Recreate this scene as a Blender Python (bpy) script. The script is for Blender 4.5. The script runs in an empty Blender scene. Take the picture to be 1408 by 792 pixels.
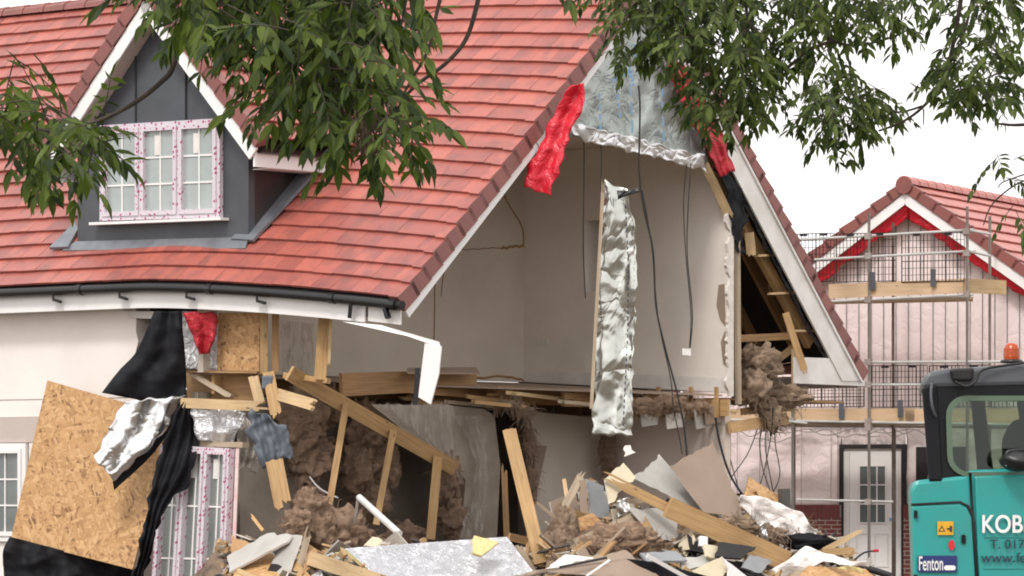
import bpy, math, random
from mathutils import Vector, noise, Matrix
R = math.radians
rnd = random.Random(7)
sc = bpy.context.scene
COL = sc.collection

# ------------------------------------------------------------------ camera
F = 6000.0; CX = 704.0; HY = 680.0; EYE = 1.5      # focal length in photo pixels, principal column, horizon row, eye height
cam = bpy.data.cameras.new('camera'); co = bpy.data.objects.new('camera', cam); COL.objects.link(co)
cam.sensor_width = 36; cam.lens = F / 1408 * 36; cam.shift_y = (HY - 396) / 1408
cam.clip_start = 0.5; cam.clip_end = 6000
co.location = (0, 0, EYE); co.rotation_euler = (R(90), 0, 0)
sc.camera = co

# ------------------------------------------------------------------ world, sun, exposure
SUN_EL, SUN_AZ = R(52), R(205)      # azimuth from +Y clockwise: behind the camera and to its left
w = bpy.data.worlds.new('World'); sc.world = w; w.use_nodes = True
nt = w.node_tree; nt.nodes.clear()
sky = nt.nodes.new('ShaderNodeTexSky'); sky.sky_type = 'NISHITA'; sky.sun_disc = False
sky.sun_elevation = SUN_EL; sky.sun_rotation = SUN_AZ; sky.dust_density = 6; sky.air_density = 1.0; sky.ozone_density = 1
hs = nt.nodes.new('ShaderNodeHueSaturation'); hs.inputs['Saturation'].default_value = 0.12
mixs = nt.nodes.new('ShaderNodeMix'); mixs.data_type = 'RGBA'; mixs.inputs['Factor'].default_value = 0.75
mixs.inputs['B'].default_value = (9.2, 8.9, 8.9, 1)      # even cloud deck over the sky model
bg = nt.nodes.new('ShaderNodeBackground'); bg.inputs['Strength'].default_value = 0.15
wo = nt.nodes.new('ShaderNodeOutputWorld')
nt.links.new(sky.outputs[0], hs.inputs['Color']); nt.links.new(hs.outputs[0], mixs.inputs['A'])
nt.links.new(mixs.outputs['Result'], bg.inputs['Color']); nt.links.new(bg.outputs[0], wo.inputs['Surface'])
sl = bpy.data.lights.new('sun', 'SUN'); sl.energy = 1.5; sl.angle = R(10); sl.color = (1, .955, .9)
so = bpy.data.objects.new('sun', sl); COL.objects.link(so)
sdir = Vector((math.sin(SUN_AZ) * math.cos(SUN_EL), math.cos(SUN_AZ) * math.cos(SUN_EL), math.sin(SUN_EL)))
so.rotation_euler = sdir.to_track_quat('Z', 'Y').to_euler(); so.location = (-20, -20, 60)
vs = sc.view_settings; vs.view_transform = 'Standard'; vs.look = 'None'; vs.exposure = 0.32; vs.gamma = 1
sc.cycles.filter_width = 1.9; sc.cycles.max_bounces = 6; sc.cycles.diffuse_bounces = 4; sc.cycles.glossy_bounces = 3; sc.cycles.transparent_max_bounces = 8

# ------------------------------------------------------------------ places
Z = Vector((0, 0, 1))
PHI = R(40)
U = Vector((math.sin(R(40)), math.cos(R(40)), 0))       # across the house, front to rear (along the open gable)
V = Vector((-math.cos(R(40)), math.sin(R(40)), 0))      # along the ridge, away to the left
C0 = Vector((-1.40, 54.5, 0))
def P(px, py, Y): return Vector(((px - CX) * Y / F, Y, EYE + (HY - py) * Y / F))
def ray(px, py): return Vector(((px - CX) / F, 1, (HY - py) / F))
CAM = Vector((0, 0, EYE))
def hit(px, py, p0, n):
    d = ray(px, py); k = (p0 - CAM).dot(n) / d.dot(n); return CAM + d * k
def L(s, t, z): p = C0 + U * s + V * t; p.z = z; return p
def G(px, py, t=0.0): return hit(px, py, C0 + V * t, V)      # a point on the plane t inside the open gable
def S(px, py, s=0.0): return hit(px, py, C0 + U * s, U)      # a point on the plane s behind the front wall line
def Yf(px, s=0.0): return S(px, 600, s).y
def Yg(px, t=0.0): return G(px, 600, t).y
def lerp(a, b, k): return a + (b - a) * k
def interp(x, xs, ys):
    if x <= xs[0]: return ys[0]
    for i in range(len(xs) - 1):
        if x <= xs[i + 1]: return lerp(ys[i], ys[i + 1], (x - xs[i]) / (xs[i + 1] - xs[i]))
    return ys[-1]
def Yd(px): return interp(px, [200, 320, 550, 700, 900, 1100, 1250], [56.6, 55.2, 53.6, 54.4, 56.0, 57.6, 58.4])

# ------------------------------------------------------------------ materials
MATS = {}
def newmat(name):
    m = bpy.data.materials.new(name); m.use_nodes = True; MATS[name] = m
    return m, m.node_tree, m.node_tree.nodes['Principled BSDF']
def N(nt, t, **kw):
    n = nt.nodes.new(t)
    for k, v in kw.items():
        if k in n.inputs: n.inputs[k].default_value = v
        else: setattr(n, k, v)
    return n
def lk(nt, a, b): nt.links.new(a, b)
def coords(nt, scale=(1, 1, 1), rot=(0, 0, 0)):
    a = N(nt, 'ShaderNodeAttribute'); a.attribute_name = 'loc'
    mp = N(nt, 'ShaderNodeMapping'); mp.inputs['Scale'].default_value = scale; mp.inputs['Rotation'].default_value = rot
    lk(nt, a.outputs['Vector'], mp.inputs['Vector']); return mp.outputs[0]
def ramp(nt, fac, stops):
    r = N(nt, 'ShaderNodeValToRGB'); e = r.color_ramp.elements
    while len(e) < len(stops): e.new(0.5)
    for i, (p, c) in enumerate(stops):
        e[i].position = p; e[i].color = (c if isinstance(c, tuple) else (c, c, c)) + (1,)
    lk(nt, fac, r.inputs[0]); return r.outputs[0]
def mix(nt, fac, a, b, mode='MIX'):
    m = N(nt, 'ShaderNodeMix', data_type='RGBA', blend_type=mode)
    for key, x in (('Factor', fac), ('A', a), ('B', b)):
        if isinstance(x, (int, float)): m.inputs[key].default_value = x
        elif isinstance(x, tuple): m.inputs[key].default_value = x + (1,)
        else: lk(nt, x, m.inputs[key])
    return m.outputs['Result']
def bump(nt, bs, h, strength, dist=0.02):
    b = N(nt, 'ShaderNodeBump', Strength=strength, Distance=dist); lk(nt, h, b.inputs['Height']); lk(nt, b.outputs[0], bs.inputs['Normal'])
def M(name, c, c2=None, rough=.7, metal=0., scale=3., stretch=(1, 1, 1), bmp=0., bscale=None, dist=.02, spec=.5, detail=5, lo=.35, hi=.65, island=0.):
    m, nt, bs = newmat(name)
    bs.inputs['Roughness'].default_value = rough; bs.inputs['Metallic'].default_value = metal
    bs.inputs['Specular IOR Level'].default_value = spec
    no = N(nt, 'ShaderNodeTexNoise', Scale=scale, Detail=detail, Roughness=.6); lk(nt, coords(nt, stretch), no.inputs['Vector'])
    col = ramp(nt, no.outputs['Fac'], [(lo, c), (hi, c2 or tuple(x * .82 for x in c))])
    if island:
        g = N(nt, 'ShaderNodeNewGeometry')
        v = ramp(nt, g.outputs['Random Per Island'], [(0, 1 - island), (1, 1 + 0.0)])
        col = mix(nt, 1.0, col, v, 'MULTIPLY')
    lk(nt, col, bs.inputs['Base Color'])
    if bmp:
        nb = N(nt, 'ShaderNodeTexNoise', Scale=bscale or scale * 4, Detail=6, Roughness=.6); lk(nt, coords(nt, stretch), nb.inputs['Vector'])
        bump(nt, bs, nb.outputs['Fac'], bmp, dist)
    return m

def tile_mat(name, c, c2, stain):
    m, nt, bs = newmat(name)
    g = N(nt, 'ShaderNodeNewGeometry')
    base = mix(nt, g.outputs['Random Per Island'], c, c2)
    no = N(nt, 'ShaderNodeTexNoise', Scale=3.2, Detail=3); lk(nt, coords(nt), no.inputs['Vector'])
    st = ramp(nt, no.outputs['Fac'], [(.46, (0, 0, 0)), (.64, (1, 1, 1))])
    wn = N(nt, 'ShaderNodeMath', operation='MULTIPLY'); lk(nt, st, wn.inputs[0]); wn.inputs[1].default_value = .6
    col = mix(nt, wn.outputs[0], base, stain)
    n2 = N(nt, 'ShaderNodeTexNoise', Scale=60, Detail=2); lk(nt, coords(nt), n2.inputs['Vector'])
    col = mix(nt, .12, col, n2.outputs['Color'], 'OVERLAY')
    lk(nt, col, bs.inputs['Base Color']); bs.inputs['Roughness'].default_value = .42; bs.inputs['Specular IOR Level'].default_value = .6
    bump(nt, bs, n2.outputs['Fac'], .15, .004)
    return m
tile_mat('tile', (.405, .112, .080), (.285, .077, .060), (.165, .060, .055))
tile_mat('verge', (.25, .082, .066), (.20, .064, .054), (.15, .055, .048))
tile_mat('far_tile', (.50, .15, .115), (.42, .12, .09), (.32, .1, .08))

def wood_mat(name, c, c2, knots=True):
    m, nt, bs = newmat(name)
    v = coords(nt, (1.2, 22, 22))
    no = N(nt, 'ShaderNodeTexNoise', Scale=1.6, Detail=6, Roughness=.6); lk(nt, v, no.inputs['Vector'])
    col = ramp(nt, no.outputs['Fac'], [(.3, c2), (.62, c)])
    if knots:
        vo = N(nt, 'ShaderNodeTexVoronoi', Scale=2.6); lk(nt, coords(nt, (1, 3, 3)), vo.inputs['Vector'])
        k = ramp(nt, vo.outputs['Distance'], [(.05, (.35, .35, .35)), (.12, (1, 1, 1))])
        col = mix(nt, 1., col, k, 'MULTIPLY')
    g = N(nt, 'ShaderNodeTexNoise', Scale=1.1, Detail=2); lk(nt, coords(nt), g.inputs['Vector'])
    col = mix(nt, 1., col, ramp(nt, g.outputs['Fac'], [(.3, .7), (.6, 1.)]), 'MULTIPLY')
    lk(nt, col, bs.inputs['Base Color']); bs.inputs['Roughness'].default_value = .75
    bump(nt, bs, no.outputs['Fac'], .3, .01); return m
wood_mat('pine', (.50, .325, .15), (.35, .20, .085))
wood_mat('pine_dark', (.42, .25, .115), (.28, .155, .065))
wood_mat('pine_pale', (.58, .42, .235), (.46, .31, .155))
wood_mat('toe', (.60, .43, .27), (.50, .34, .20))
wood_mat('pine_grey', (.45, .36, .26), (.33, .25, .17))

def osb_mat():
    m, nt, bs = newmat('osb')
    outs = []
    for i, (rot, sc_) in enumerate([(.3, (6, 26, 1)), (1.35, (6.5, 24, 1)), (2.3, (6, 28, 1))]):
        wv = N(nt, 'ShaderNodeTexNoise', Scale=2.0, Detail=2); lk(nt, coords(nt), wv.inputs['Vector'])
        mp = coords(nt, (1, 1, 1), (0, 0, rot))
        ad = N(nt, 'ShaderNodeVectorMath', operation='MULTIPLY_ADD'); lk(nt, wv.outputs['Color'], ad.inputs[0]); ad.inputs[1].default_value = (.18, .18, 0); lk(nt, mp, ad.inputs[2])
        m2 = N(nt, 'ShaderNodeMapping'); m2.inputs['Scale'].default_value = sc_; lk(nt, ad.outputs[0], m2.inputs['Vector'])
        vo = N(nt, 'ShaderNodeTexVoronoi', Scale=1.0); lk(nt, m2.outputs[0], vo.inputs['Vector'])
        sp = N(nt, 'ShaderNodeSeparateColor'); lk(nt, vo.outputs['Color'], sp.inputs[0])
        outs.append(sp)
    a = mix(nt, ramp(nt, outs[0].outputs[0], [(.42, 0.), (.5, 1.)]), outs[1].outputs[1], outs[2].outputs[1])
    a = mix(nt, ramp(nt, outs[2].outputs[2], [(.55, 0.), (.6, 1.)]), a, outs[0].outputs[1])
    col = ramp(nt, a, [(0., (.18, .085, .035)), (.12, (.36, .20, .082)), (.6, (.45, .255, .108)), (1., (.54, .345, .165))])
    lk(nt, col, bs.inputs['Base Color']); bs.inputs['Roughness'].default_value = .7; bump(nt, bs, a, .25, .006)
osb_mat()

def foil_mat(name, c, rough, wr=1., metal=1., fs=4.):
    m, nt, bs = newmat(name)
    v = coords(nt)
    n1 = N(nt, 'ShaderNodeTexNoise', Scale=fs, Detail=3, Roughness=.5, Distortion=1.2); lk(nt, v, n1.inputs['Vector'])
    vo = N(nt, 'ShaderNodeTexVoronoi', Scale=fs * 1.6, feature='DISTANCE_TO_EDGE')
    ad = N(nt, 'ShaderNodeVectorMath', operation='ADD'); lk(nt, v, ad.inputs[0]); lk(nt, n1.outputs['Color'], ad.inputs[1]); lk(nt, ad.outputs[0], vo.inputs['Vector'])
    h = mix(nt, .45, n1.outputs['Fac'], ramp(nt, vo.outputs['Distance'], [(0, 0.), (.16, 1.)]))
    col = mix(nt, n1.outputs['Fac'], c, tuple(x * .8 for x in c))
    lk(nt, col, bs.inputs['Base Color']); bs.inputs['Roughness'].default_value = rough; bs.inputs['Metallic'].default_value = metal
    bump(nt, bs, h, wr, .08); return m
foil_mat('foil', (.80, .80, .80), .30, .22, 1., 1.5)
foil_mat('foil_dull', (.44, .48, .45), .42, .26, .6, 2.0)
foil_mat('foil_strip', (.58, .59, .54), .22, .3, .95, 1.1)
foil_mat('foil_white', (.80, .80, .81), .4, .5, .6, 3.)
foil_mat('foil_board', (.66, .67, .70), .38, .5, .6, 5.)
foil_mat('red_film', (.60, .012, .03), .36, .3, 0., 3.)
foil_mat('red_band', (.50, .02, .035), .5, .5, 0.)
foil_mat('membrane_pink', (.86, .735, .71), .5, .16, .0, 1.6)
M('membrane_seam', (.42, .34, .32), None, .6)
foil_mat('membrane_white', (.84, .79, .75), .6, .3, .0, 3.)
foil_mat('plastic_film', (.36, .32, .28), .35, .3, .0, 2.)
M('black_membrane', (.007, .007, .009), (.013, .013, .015), .65, scale=3, bmp=.2, bscale=9, spec=.15)
M('grey_membrane', (.085, .10, .125), (.12, .14, .165), .6, scale=5, bmp=.3)
M('black_plastic', (.006, .006, .007), (.01, .01, .01), .38)
M('rubber', (.009, .009, .01), (.016, .016, .016), .6, bmp=.3)
M('upvc', (.80, .78, .76), (.74, .72, .70), .35, scale=1.2)
M('upvc_dirty', (.74, .72, .69), (.62, .59, .55), .5, scale=2.5)
M('render', (.80, .745, .695), (.74, .68, .63), .85, scale=1.1, bmp=.12, bscale=60, dist=.004)
M('render_band', (.52, .44, .40), (.46, .39, .35), .85, scale=1.5, bmp=.1, bscale=60)
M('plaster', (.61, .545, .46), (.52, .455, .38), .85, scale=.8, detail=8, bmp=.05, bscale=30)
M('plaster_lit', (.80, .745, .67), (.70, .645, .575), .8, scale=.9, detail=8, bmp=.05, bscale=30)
M('plaster_shade', (.30, .255, .21), (.20, .165, .13), .7, scale=1.3, detail=4, bmp=.1, bscale=20)  # plaster darkened so the lower room's shade sits in its colour
M('plaster_pink', (.68, .58, .51), (.58, .49, .42), .8, scale=1.2, detail=8, bmp=.1, bscale=12)
M('dark_room', (.10, .085, .07), (.06, .05, .04), .9, scale=2)
M('board_grey', (.44, .425, .39), (.36, .345, .315), .8, scale=2, bmp=.08)
M('partition', (.36, .305, .245), (.25, .205, .16), .7, scale=1.6, bmp=.3, bscale=6)
M('board_brown', (.31, .235, .175), (.27, .20, .15), .8, scale=1.5, bmp=.05)
M('board_cream', (.60, .53, .38), (.52, .45, .31), .8, scale=3)
M('gypsum', (.72, .68, .62), (.6, .55, .48), .9, scale=8, bmp=.4)
M('foam_yellow', (.66, .56, .28), (.56, .46, .2), .9, scale=10, bmp=.5)
M('wool', (.54, .37, .255), (.32, .205, .135), .95, scale=9, stretch=(1, 1, 2.5), bmp=1., bscale=60, dist=.05, detail=8, lo=.3, hi=.7)
M('wool_pale', (.56, .41, .285), (.33, .22, .145), .95, scale=9, stretch=(1, 1, 2.5), bmp=1., bscale=60, dist=.05, detail=8, lo=.3, hi=.7)
M('lead', (.080, .088, .100), (.058, .062, .070), .5, metal=.15, scale=1.4, bmp=.1, bscale=8)
M('lead_flash', (.20, .215, .235), (.14, .15, .165), .42, metal=.3, scale=3, bmp=.3, bscale=10)
M('lead_cheek', (.045, .034, .032), (.028, .024, .024), .3, metal=.2, scale=2)  # darker than the dormer face: the cheek's side shading is in the colour
M('felt', (.02, .018, .018), (.012, .011, .011), .8)
M('ground', (.16, .13, .10), (.10, .085, .07), .95, scale=.8, bmp=.5)
M('mound', (.30, .21, .145), (.13, .09, .065), .95, scale=5, bmp=1., bscale=16, dist=.08, detail=8)
M('chip_wood', (.56, .38, .2), (.42, .26, .13), .8, scale=4, island=.45)
M('chip_board', (.50, .46, .40), (.36, .32, .27), .85, scale=4, island=.4)
M('chip_dark', (.12, .10, .09), (.06, .055, .05), .85, scale=4, island=.4)
M('galv', (.60, .59, .56), (.46, .45, .43), .5, metal=.15, scale=4)
M('scaf_rust', (.24, .19, .16), (.32, .29, .27), .6, scale=6)
M('teal', (.022, .31, .285), (.034, .265, .245), .32, scale=2.2, spec=.5, detail=9, lo=.42, hi=.72, bmp=.03, bscale=2)
M('cab_black', (.006, .006, .008), (.010, .010, .012), .5, scale=2, spec=.25)
M('cab_roof', (.10, .108, .12), (.07, .076, .085), .42, scale=2)
M('seat_cloth', (.03, .03, .032), None, .9)
M('white_print', (.82, .82, .80), None, .5)
M('dark_print', (.02, .035, .06), None, .5)
M('navy', (.018, .03, .14), None, .45)
M('warn_yellow', (.80, .42, .02), None, .45)
M('red_disc', (.60, .02, .03), None, .4)
M('pipe_white', (.70, .69, .67), None, .4)
M('pipe_grey', (.27, .285, .295), None, .5)
M('blue_print', (.16, .30, .50), (.22, .34, .48), .5)
M('bark', (.075, .058, .042), (.045, .036, .028), .9, scale=20, bmp=.6)
M('mortar', (.30, .26, .23), None, .9)
def brick_mat():
    m, nt, bs = newmat('brick')
    b = N(nt, 'ShaderNodeTexBrick', Scale=1.0); b.inputs['Brick Width'].default_value = .225; b.inputs['Row Height'].default_value = .075; b.inputs['Mortar Size'].default_value = .010
    b.inputs['Color1'].default_value = (.17, .042, .034, 1); b.inputs['Color2'].default_value = (.12, .03, .028, 1); b.inputs['Mortar'].default_value = (.30, .23, .20, 1)
    lk(nt, coords(nt), b.inputs['Vector']); lk(nt, b.outputs['Color'], bs.inputs['Base Color']); bs.inputs['Roughness'].default_value = .85
    bump(nt, bs, b.outputs['Fac'], -.4, .01)
brick_mat()
def tape_mat():
    m, nt, bs = newmat('taped_frame')
    vo = N(nt, 'ShaderNodeTexVoronoi', Scale=16.); lk(nt, coords(nt), vo.inputs['Vector']); vo.inputs['Randomness'].default_value = .55
    d = ramp(nt, vo.outputs['Distance'], [(.24, (.36, .03, .13)), (.34, (.58, .53, .57))])
    v2 = N(nt, 'ShaderNodeTexVoronoi', Scale=24.); lk(nt, coords(nt), v2.inputs['Vector'])
    d2 = ramp(nt, v2.outputs['Distance'], [(.14, (.62, .38, .56)), (.22, (1., 1., 1.))])
    lk(nt, mix(nt, .7, d, d2, 'MULTIPLY'), bs.inputs['Base Color']); bs.inputs['Roughness'].default_value = .3
tape_mat()
def glass_mat(name, c, c2, rough=.08):
    m = M(name, c, c2, rough, scale=1.5, spec=.9); return m
glass_mat('pane', (.27, .31, .30), (.36, .40, .39))
glass_mat('pane_dark', (.13, .145, .14), (.20, .22, .21))
glass_mat('pane_far', (.11, .13, .125), (.16, .18, .17))
def cabglass():
    m, nt, bs = newmat('cab_glass')
    tr = N(nt, 'ShaderNodeBsdfTransparent'); tr.inputs[0].default_value = (.52, .62, .54, 1)
    gl = N(nt, 'ShaderNodeBsdfGlossy', Roughness=.03); gl.inputs[0].default_value = (1, 1, 1, 1)
    mx = N(nt, 'ShaderNodeMixShader'); mx.inputs[0].default_value = .04
    lk(nt, tr.outputs[0], mx.inputs[1]); lk(nt, gl.outputs[0], mx.inputs[2]); lk(nt, mx.outputs[0], nt.nodes['Material Output'].inputs[0])
cabglass()
def beacon_mat():
    m, nt, bs = newmat('amber'); bs.inputs['Base Color'].default_value = (.50, .075, .008, 1); bs.inputs['Roughness'].default_value = .15
    bs.inputs['Transmission Weight'].default_value = .25
beacon_mat()
def film_mat():
    m, nt, bs = newmat('clear_film')
    n1 = N(nt, 'ShaderNodeTexNoise', Scale=5., Detail=5, Distortion=2.); lk(nt, coords(nt, (1, 1, .35)), n1.inputs['Vector'])
    bs.inputs['Base Color'].default_value = (.50, .46, .41, 1); bs.inputs['Roughness'].default_value = .22
    bump(nt, bs, n1.outputs['Fac'], .4, .05)
    tr = N(nt, 'ShaderNodeBsdfTransparent'); mx = N(nt, 'ShaderNodeMixShader')
    lk(nt, ramp(nt, n1.outputs['Fac'], [(.42, .12), (.7, .6)]), mx.inputs[0])
    lk(nt, tr.outputs[0], mx.inputs[1]); lk(nt, bs.outputs[0], mx.inputs[2]); lk(nt, mx.outputs[0], nt.nodes['Material Output'].inputs[0])
film_mat()
def leaf_mat(name, c, c2):
    m, nt, bs = newmat(name)
    g = N(nt, 'ShaderNodeNewGeometry'); col = mix(nt, g.outputs['Random Per Island'], c, c2)
    lk(nt, col, bs.inputs['Base Color']); bs.inputs['Roughness'].default_value = .5; bs.inputs['Specular IOR Level'].default_value = .22
    t = N(nt, 'ShaderNodeBsdfTranslucent'); lk(nt, mix(nt, 1., col, (1.5, 1.9, .6), 'MULTIPLY'), t.inputs[0])
    mx = N(nt, 'ShaderNodeMixShader'); mx.inputs[0].default_value = .28
    lk(nt, bs.outputs[0], mx.inputs[1]); lk(nt, t.outputs[0], mx.inputs[2]); lk(nt, mx.outputs[0], nt.nodes['Material Output'].inputs[0])
leaf_mat('leaf', (.108, .145, .028), (.018, .033, .010))
leaf_mat('leaf_far', (.105, .136, .032), (.018, .032, .010))
M('dead_seed', (.13, .095, .05), (.08, .06, .035), .9)

# ------------------------------------------------------------------ mesh building
class MB:
    def __init__(s): s.v = []; s.f = []; s.mi = []; s.lc = []; s.sm = []
    def add(s, vs, fs, mi=0, locs=None, smooth=False):
        b = len(s.v); s.v += [Vector(v) for v in vs]; s.lc += [Vector(l) for l in (locs or vs)]
        for k, f in enumerate(fs): s.f.append([b + i for i in f]); s.mi.append(mi[k] if isinstance(mi, (list, tuple)) else mi); s.sm.append(smooth)
        return s
    def hexa(s, a, mi=0, locs=None):       # 8 points: bottom ring 0-3, top ring 4-7
        return s.add(a, [(3, 2, 1, 0), (4, 5, 6, 7), (0, 1, 5, 4), (1, 2, 6, 5), (2, 3, 7, 6), (3, 0, 4, 7)], mi, locs)
    def beam(s, p0, p1, w, h, up=Z, b0=0, b1=0, mi=0, n=5):
        p0 = Vector(p0); p1 = Vector(p1); ax = (p1 - p0); Ln = ax.length; ax = ax / Ln
        if abs(ax.dot(up)) > .98: up = Vector((1, 0, 0)) if abs(ax.x) < .9 else Vector((0, 1, 0))
        sd = ax.cross(up).normalized(); uu = sd.cross(ax)
        o = rnd.uniform(0, 50)
        def pt(a, x, y): return p0 + ax * a + sd * x + uu * y
        if not (b0 or b1): strips = [(-.5, .5, 0, 0, Ln, Ln)]
        else:
            strips = []; 
            ks = [i / n for i in range(n + 1)]
            for i in range(n):
                a0 = rnd.uniform(0, b0) if b0 else 0; a1 = Ln - (rnd.uniform(0, b1) if b1 else 0)
                strips.append((ks[i] - .5, ks[i + 1] - .5, a0, a0 + rnd.uniform(-.4, .4) * b0, a1, a1 + rnd.uniform(-.4, .4) * b1))
        hor = w > h
        for (x0, x1, a0, a0b, a1, a1b) in strips:
            if hor: A = [(a0, x0 * w, -h / 2), (a1, x0 * w, -h / 2), (a1b, x1 * w, -h / 2), (a0b, x1 * w, -h / 2), (a0, x0 * w, h / 2), (a1, x0 * w, h / 2), (a1b, x1 * w, h / 2), (a0b, x1 * w, h / 2)]
            else:   A = [(a0, -w / 2, x0 * h), (a1, -w / 2, x0 * h), (a1, w / 2, x0 * h), (a0, w / 2, x0 * h), (a0b, -w / 2, x1 * h), (a1b, -w / 2, x1 * h), (a1b, w / 2, x1 * h), (a0b, w / 2, x1 * h)]
            s.hexa([pt(*q) for q in A], mi, [Vector((q[0] + o, q[1] + o, q[2])) for q in A])
        return s
    def tube(s, pts, r, n=7, mi=0, smooth=True, r1=None, caps=True):
        pts = [Vector(p) for p in pts]; N_ = len(pts); vs = []; lc = []
        ref = None; al = 0
        for i, p in enumerate(pts):
            d = (pts[min(i + 1, N_ - 1)] - pts[max(i - 1, 0)]).normalized()
            if ref is None: ref = Vector((0, 0, 1)) if abs(d.z) < .9 else Vector((1, 0, 0))
            a = d.cross(ref).normalized(); b = a.cross(d); ref = b
            rr = r if r1 is None else lerp(r, r1, i / max(1, N_ - 1))
            if i: al += (p - pts[i - 1]).length
            for k in range(n):
                th = 2 * math.pi * k / n; vs.append(p + (a * math.cos(th) + b * math.sin(th)) * rr); lc.append(vs[-1])
        fs = []
        for i in range(N_ - 1):
            for k in range(n):
                k2 = (k + 1) % n; fs.append((i * n + k, i * n + k2, (i + 1) * n + k2, (i + 1) * n + k))
        s.add(vs, fs, mi, lc, smooth)
        if caps: 
            b = len(s.v) - len(vs)
            for ring in (range(n), range((N_ - 1) * n, N_ * n)): s.f.append([b + i for i in ring]); s.mi.append(mi); s.sm.append(False)
        return s
    def prism(s, pts, vec, mi=0, mis=None, locs=None):     # polygon pushed along vec; mis = material of the sides
        n = len(pts); pts = [Vector(p) for p in pts]
        o = pts[0]; a = (pts[1] - o).normalized(); nn = Vector(vec).normalized(); b = nn.cross(a)
        off = Vector((rnd.uniform(0, 30), rnd.uniform(0, 30), 0))
        lc = locs or [Vector(((p - o).dot(a), (p - o).dot(b), 0)) + off for p in pts]
        s.add(pts + [p + Vector(vec) for p in pts], [list(range(n)), list(range(2 * n - 1, n - 1, -1))], mi, lc + [l + Vector((0, 0, .05)) for l in lc])
        base = len(s.v) - 2 * n
        for i in range(n):
            j = (i + 1) % n; s.f.append([base + i, base + n + i, base + n + j, base + j]); s.mi.append(mis if mis is not None else mi); s.sm.append(False)
        return s
    def ring(s, outer, inner, vec, mi=0):
        n = len(outer); vec = Vector(vec); o = [Vector(p) for p in outer]; i_ = [Vector(p) for p in inner]
        vs = o + i_ + [p + vec for p in o] + [p + vec for p in i_]; fs = []
        for k in range(n):
            j = (k + 1) % n
            fs += [(k, j, n + j, n + k), (2 * n + k, 3 * n + k, 3 * n + j, 2 * n + j), (k, 2 * n + k, 2 * n + j, j), (n + k, n + j, 3 * n + j, 3 * n + k)]
        return s.add(vs, fs, mi)
    def grid(s, fn, nu, nv, mi=0, smooth=True, locfn=None):
        vs = []; lc = []
        for j in range(nv + 1):
            for i in range(nu + 1):
                vs.append(fn(i / nu, j / nv)); lc.append(locfn(i / nu, j / nv) if locfn else vs[-1])
        fs = [(j * (nu + 1) + i, j * (nu + 1) + i + 1, (j + 1) * (nu + 1) + i + 1, (j + 1) * (nu + 1) + i) for j in range(nv) for i in range(nu)]
        return s.add(vs, fs, mi, lc, smooth)
    def blob(s, c, r, sq=(1, 1, 1), amp=.35, fr=2.2, nu=28, nv=18, mi=0, seed=0):
        c = Vector(c); off = Vector((seed * 3.7, seed * 1.3, seed))
        def fn(u, v):
            th = u * 2 * math.pi; ph = (v - .5) * math.pi
            d = Vector((math.cos(th) * math.cos(ph), math.sin(th) * math.cos(ph), math.sin(ph)))
            k = 1 + amp * (noise.fractal(d * fr + off, .7, 2.1, 4)) + amp * .5 * abs(noise.noise(d * fr * 3 + off))
            return c + Vector((d.x * sq[0], d.y * sq[1], d.z * sq[2])) * r * k
        return s.grid(fn, nu, nv, mi)

BASE = {}
def tag(o, label=None, cat=None, group=None, kind=None):
    if label: o['label'] = label
    if cat: o['category'] = cat
    if group: o['group'] = group
    if kind: o['kind'] = kind
    return o
def thing(name, label, cat, loc, group=None):
    o = bpy.data.objects.new(name, None); COL.objects.link(o); o.location = loc; o.empty_display_size = .2
    BASE[o.name] = Vector(loc); return tag(o, label, cat, group)
def obj(name, mb, mats, parent=None, label=None, cat=None, group=None, kind=None, solid=0, bevel=0):
    if isinstance(mats, str): mats = [mats]
    if parent is None:
        xs = [v.x for v in mb.v]; ys = [v.y for v in mb.v]; zs = [v.z for v in mb.v]
        base = Vector(((min(xs) + max(xs)) / 2, (min(ys) + max(ys)) / 2, min(zs)))
    else: base = BASE[parent.name]
    me = bpy.data.meshes.new(name); me.from_pydata([v - base for v in mb.v], [], mb.f)
    for m in mats: me.materials.append(MATS[m])
    me.polygons.foreach_set('material_index', mb.mi); me.polygons.foreach_set('use_smooth', mb.sm)
    at = me.attributes.new('loc', 'FLOAT_VECTOR', 'POINT'); fl = []
    for l in mb.lc: fl += [l.x, l.y, l.z]
    at.data.foreach_set('vector', fl); me.update()
    o = bpy.data.objects.new(name, me); COL.objects.link(o); BASE[o.name] = base
    if parent is None: o.location = base
    else: o.parent = parent
    if solid: md = o.modifiers.new('thickness', 'SOLIDIFY'); md.thickness = solid; md.offset = 0
    if bevel: md = o.modifiers.new('bevel', 'BEVEL'); md.width = bevel; md.segments = 2; md.limit_method = 'ANGLE'
    return tag(o, label, cat, group, kind)
def smooth_line(pts, n=6):
    pts = [Vector(p) for p in pts]; out = []
    for i in range(len(pts) - 1):
        p0 = pts[max(i - 1, 0)]; p1 = pts[i]; p2 = pts[i + 1]; p3 = pts[min(i + 2, len(pts) - 1)]
        for k in range(n):
            t = k / n; out.append(.5 * ((2 * p1) + (p2 - p0) * t + (2 * p0 - 5 * p1 + 4 * p2 - p3) * t * t + (3 * p1 - p0 - 3 * p2 + p3) * t ** 3))
    return out + [pts[-1]]
def along(pts, k):
    ds = [0]
    for i in range(1, len(pts)): ds.append(ds[-1] + (pts[i] - pts[i - 1]).length)
    x = k * ds[-1]
    for i in range(1, len(pts)):
        if x <= ds[i] + 1e-9: return lerp(pts[i - 1], pts[i], (x - ds[i - 1]) / max(1e-9, ds[i] - ds[i - 1]))
    return pts[-1]
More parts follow.
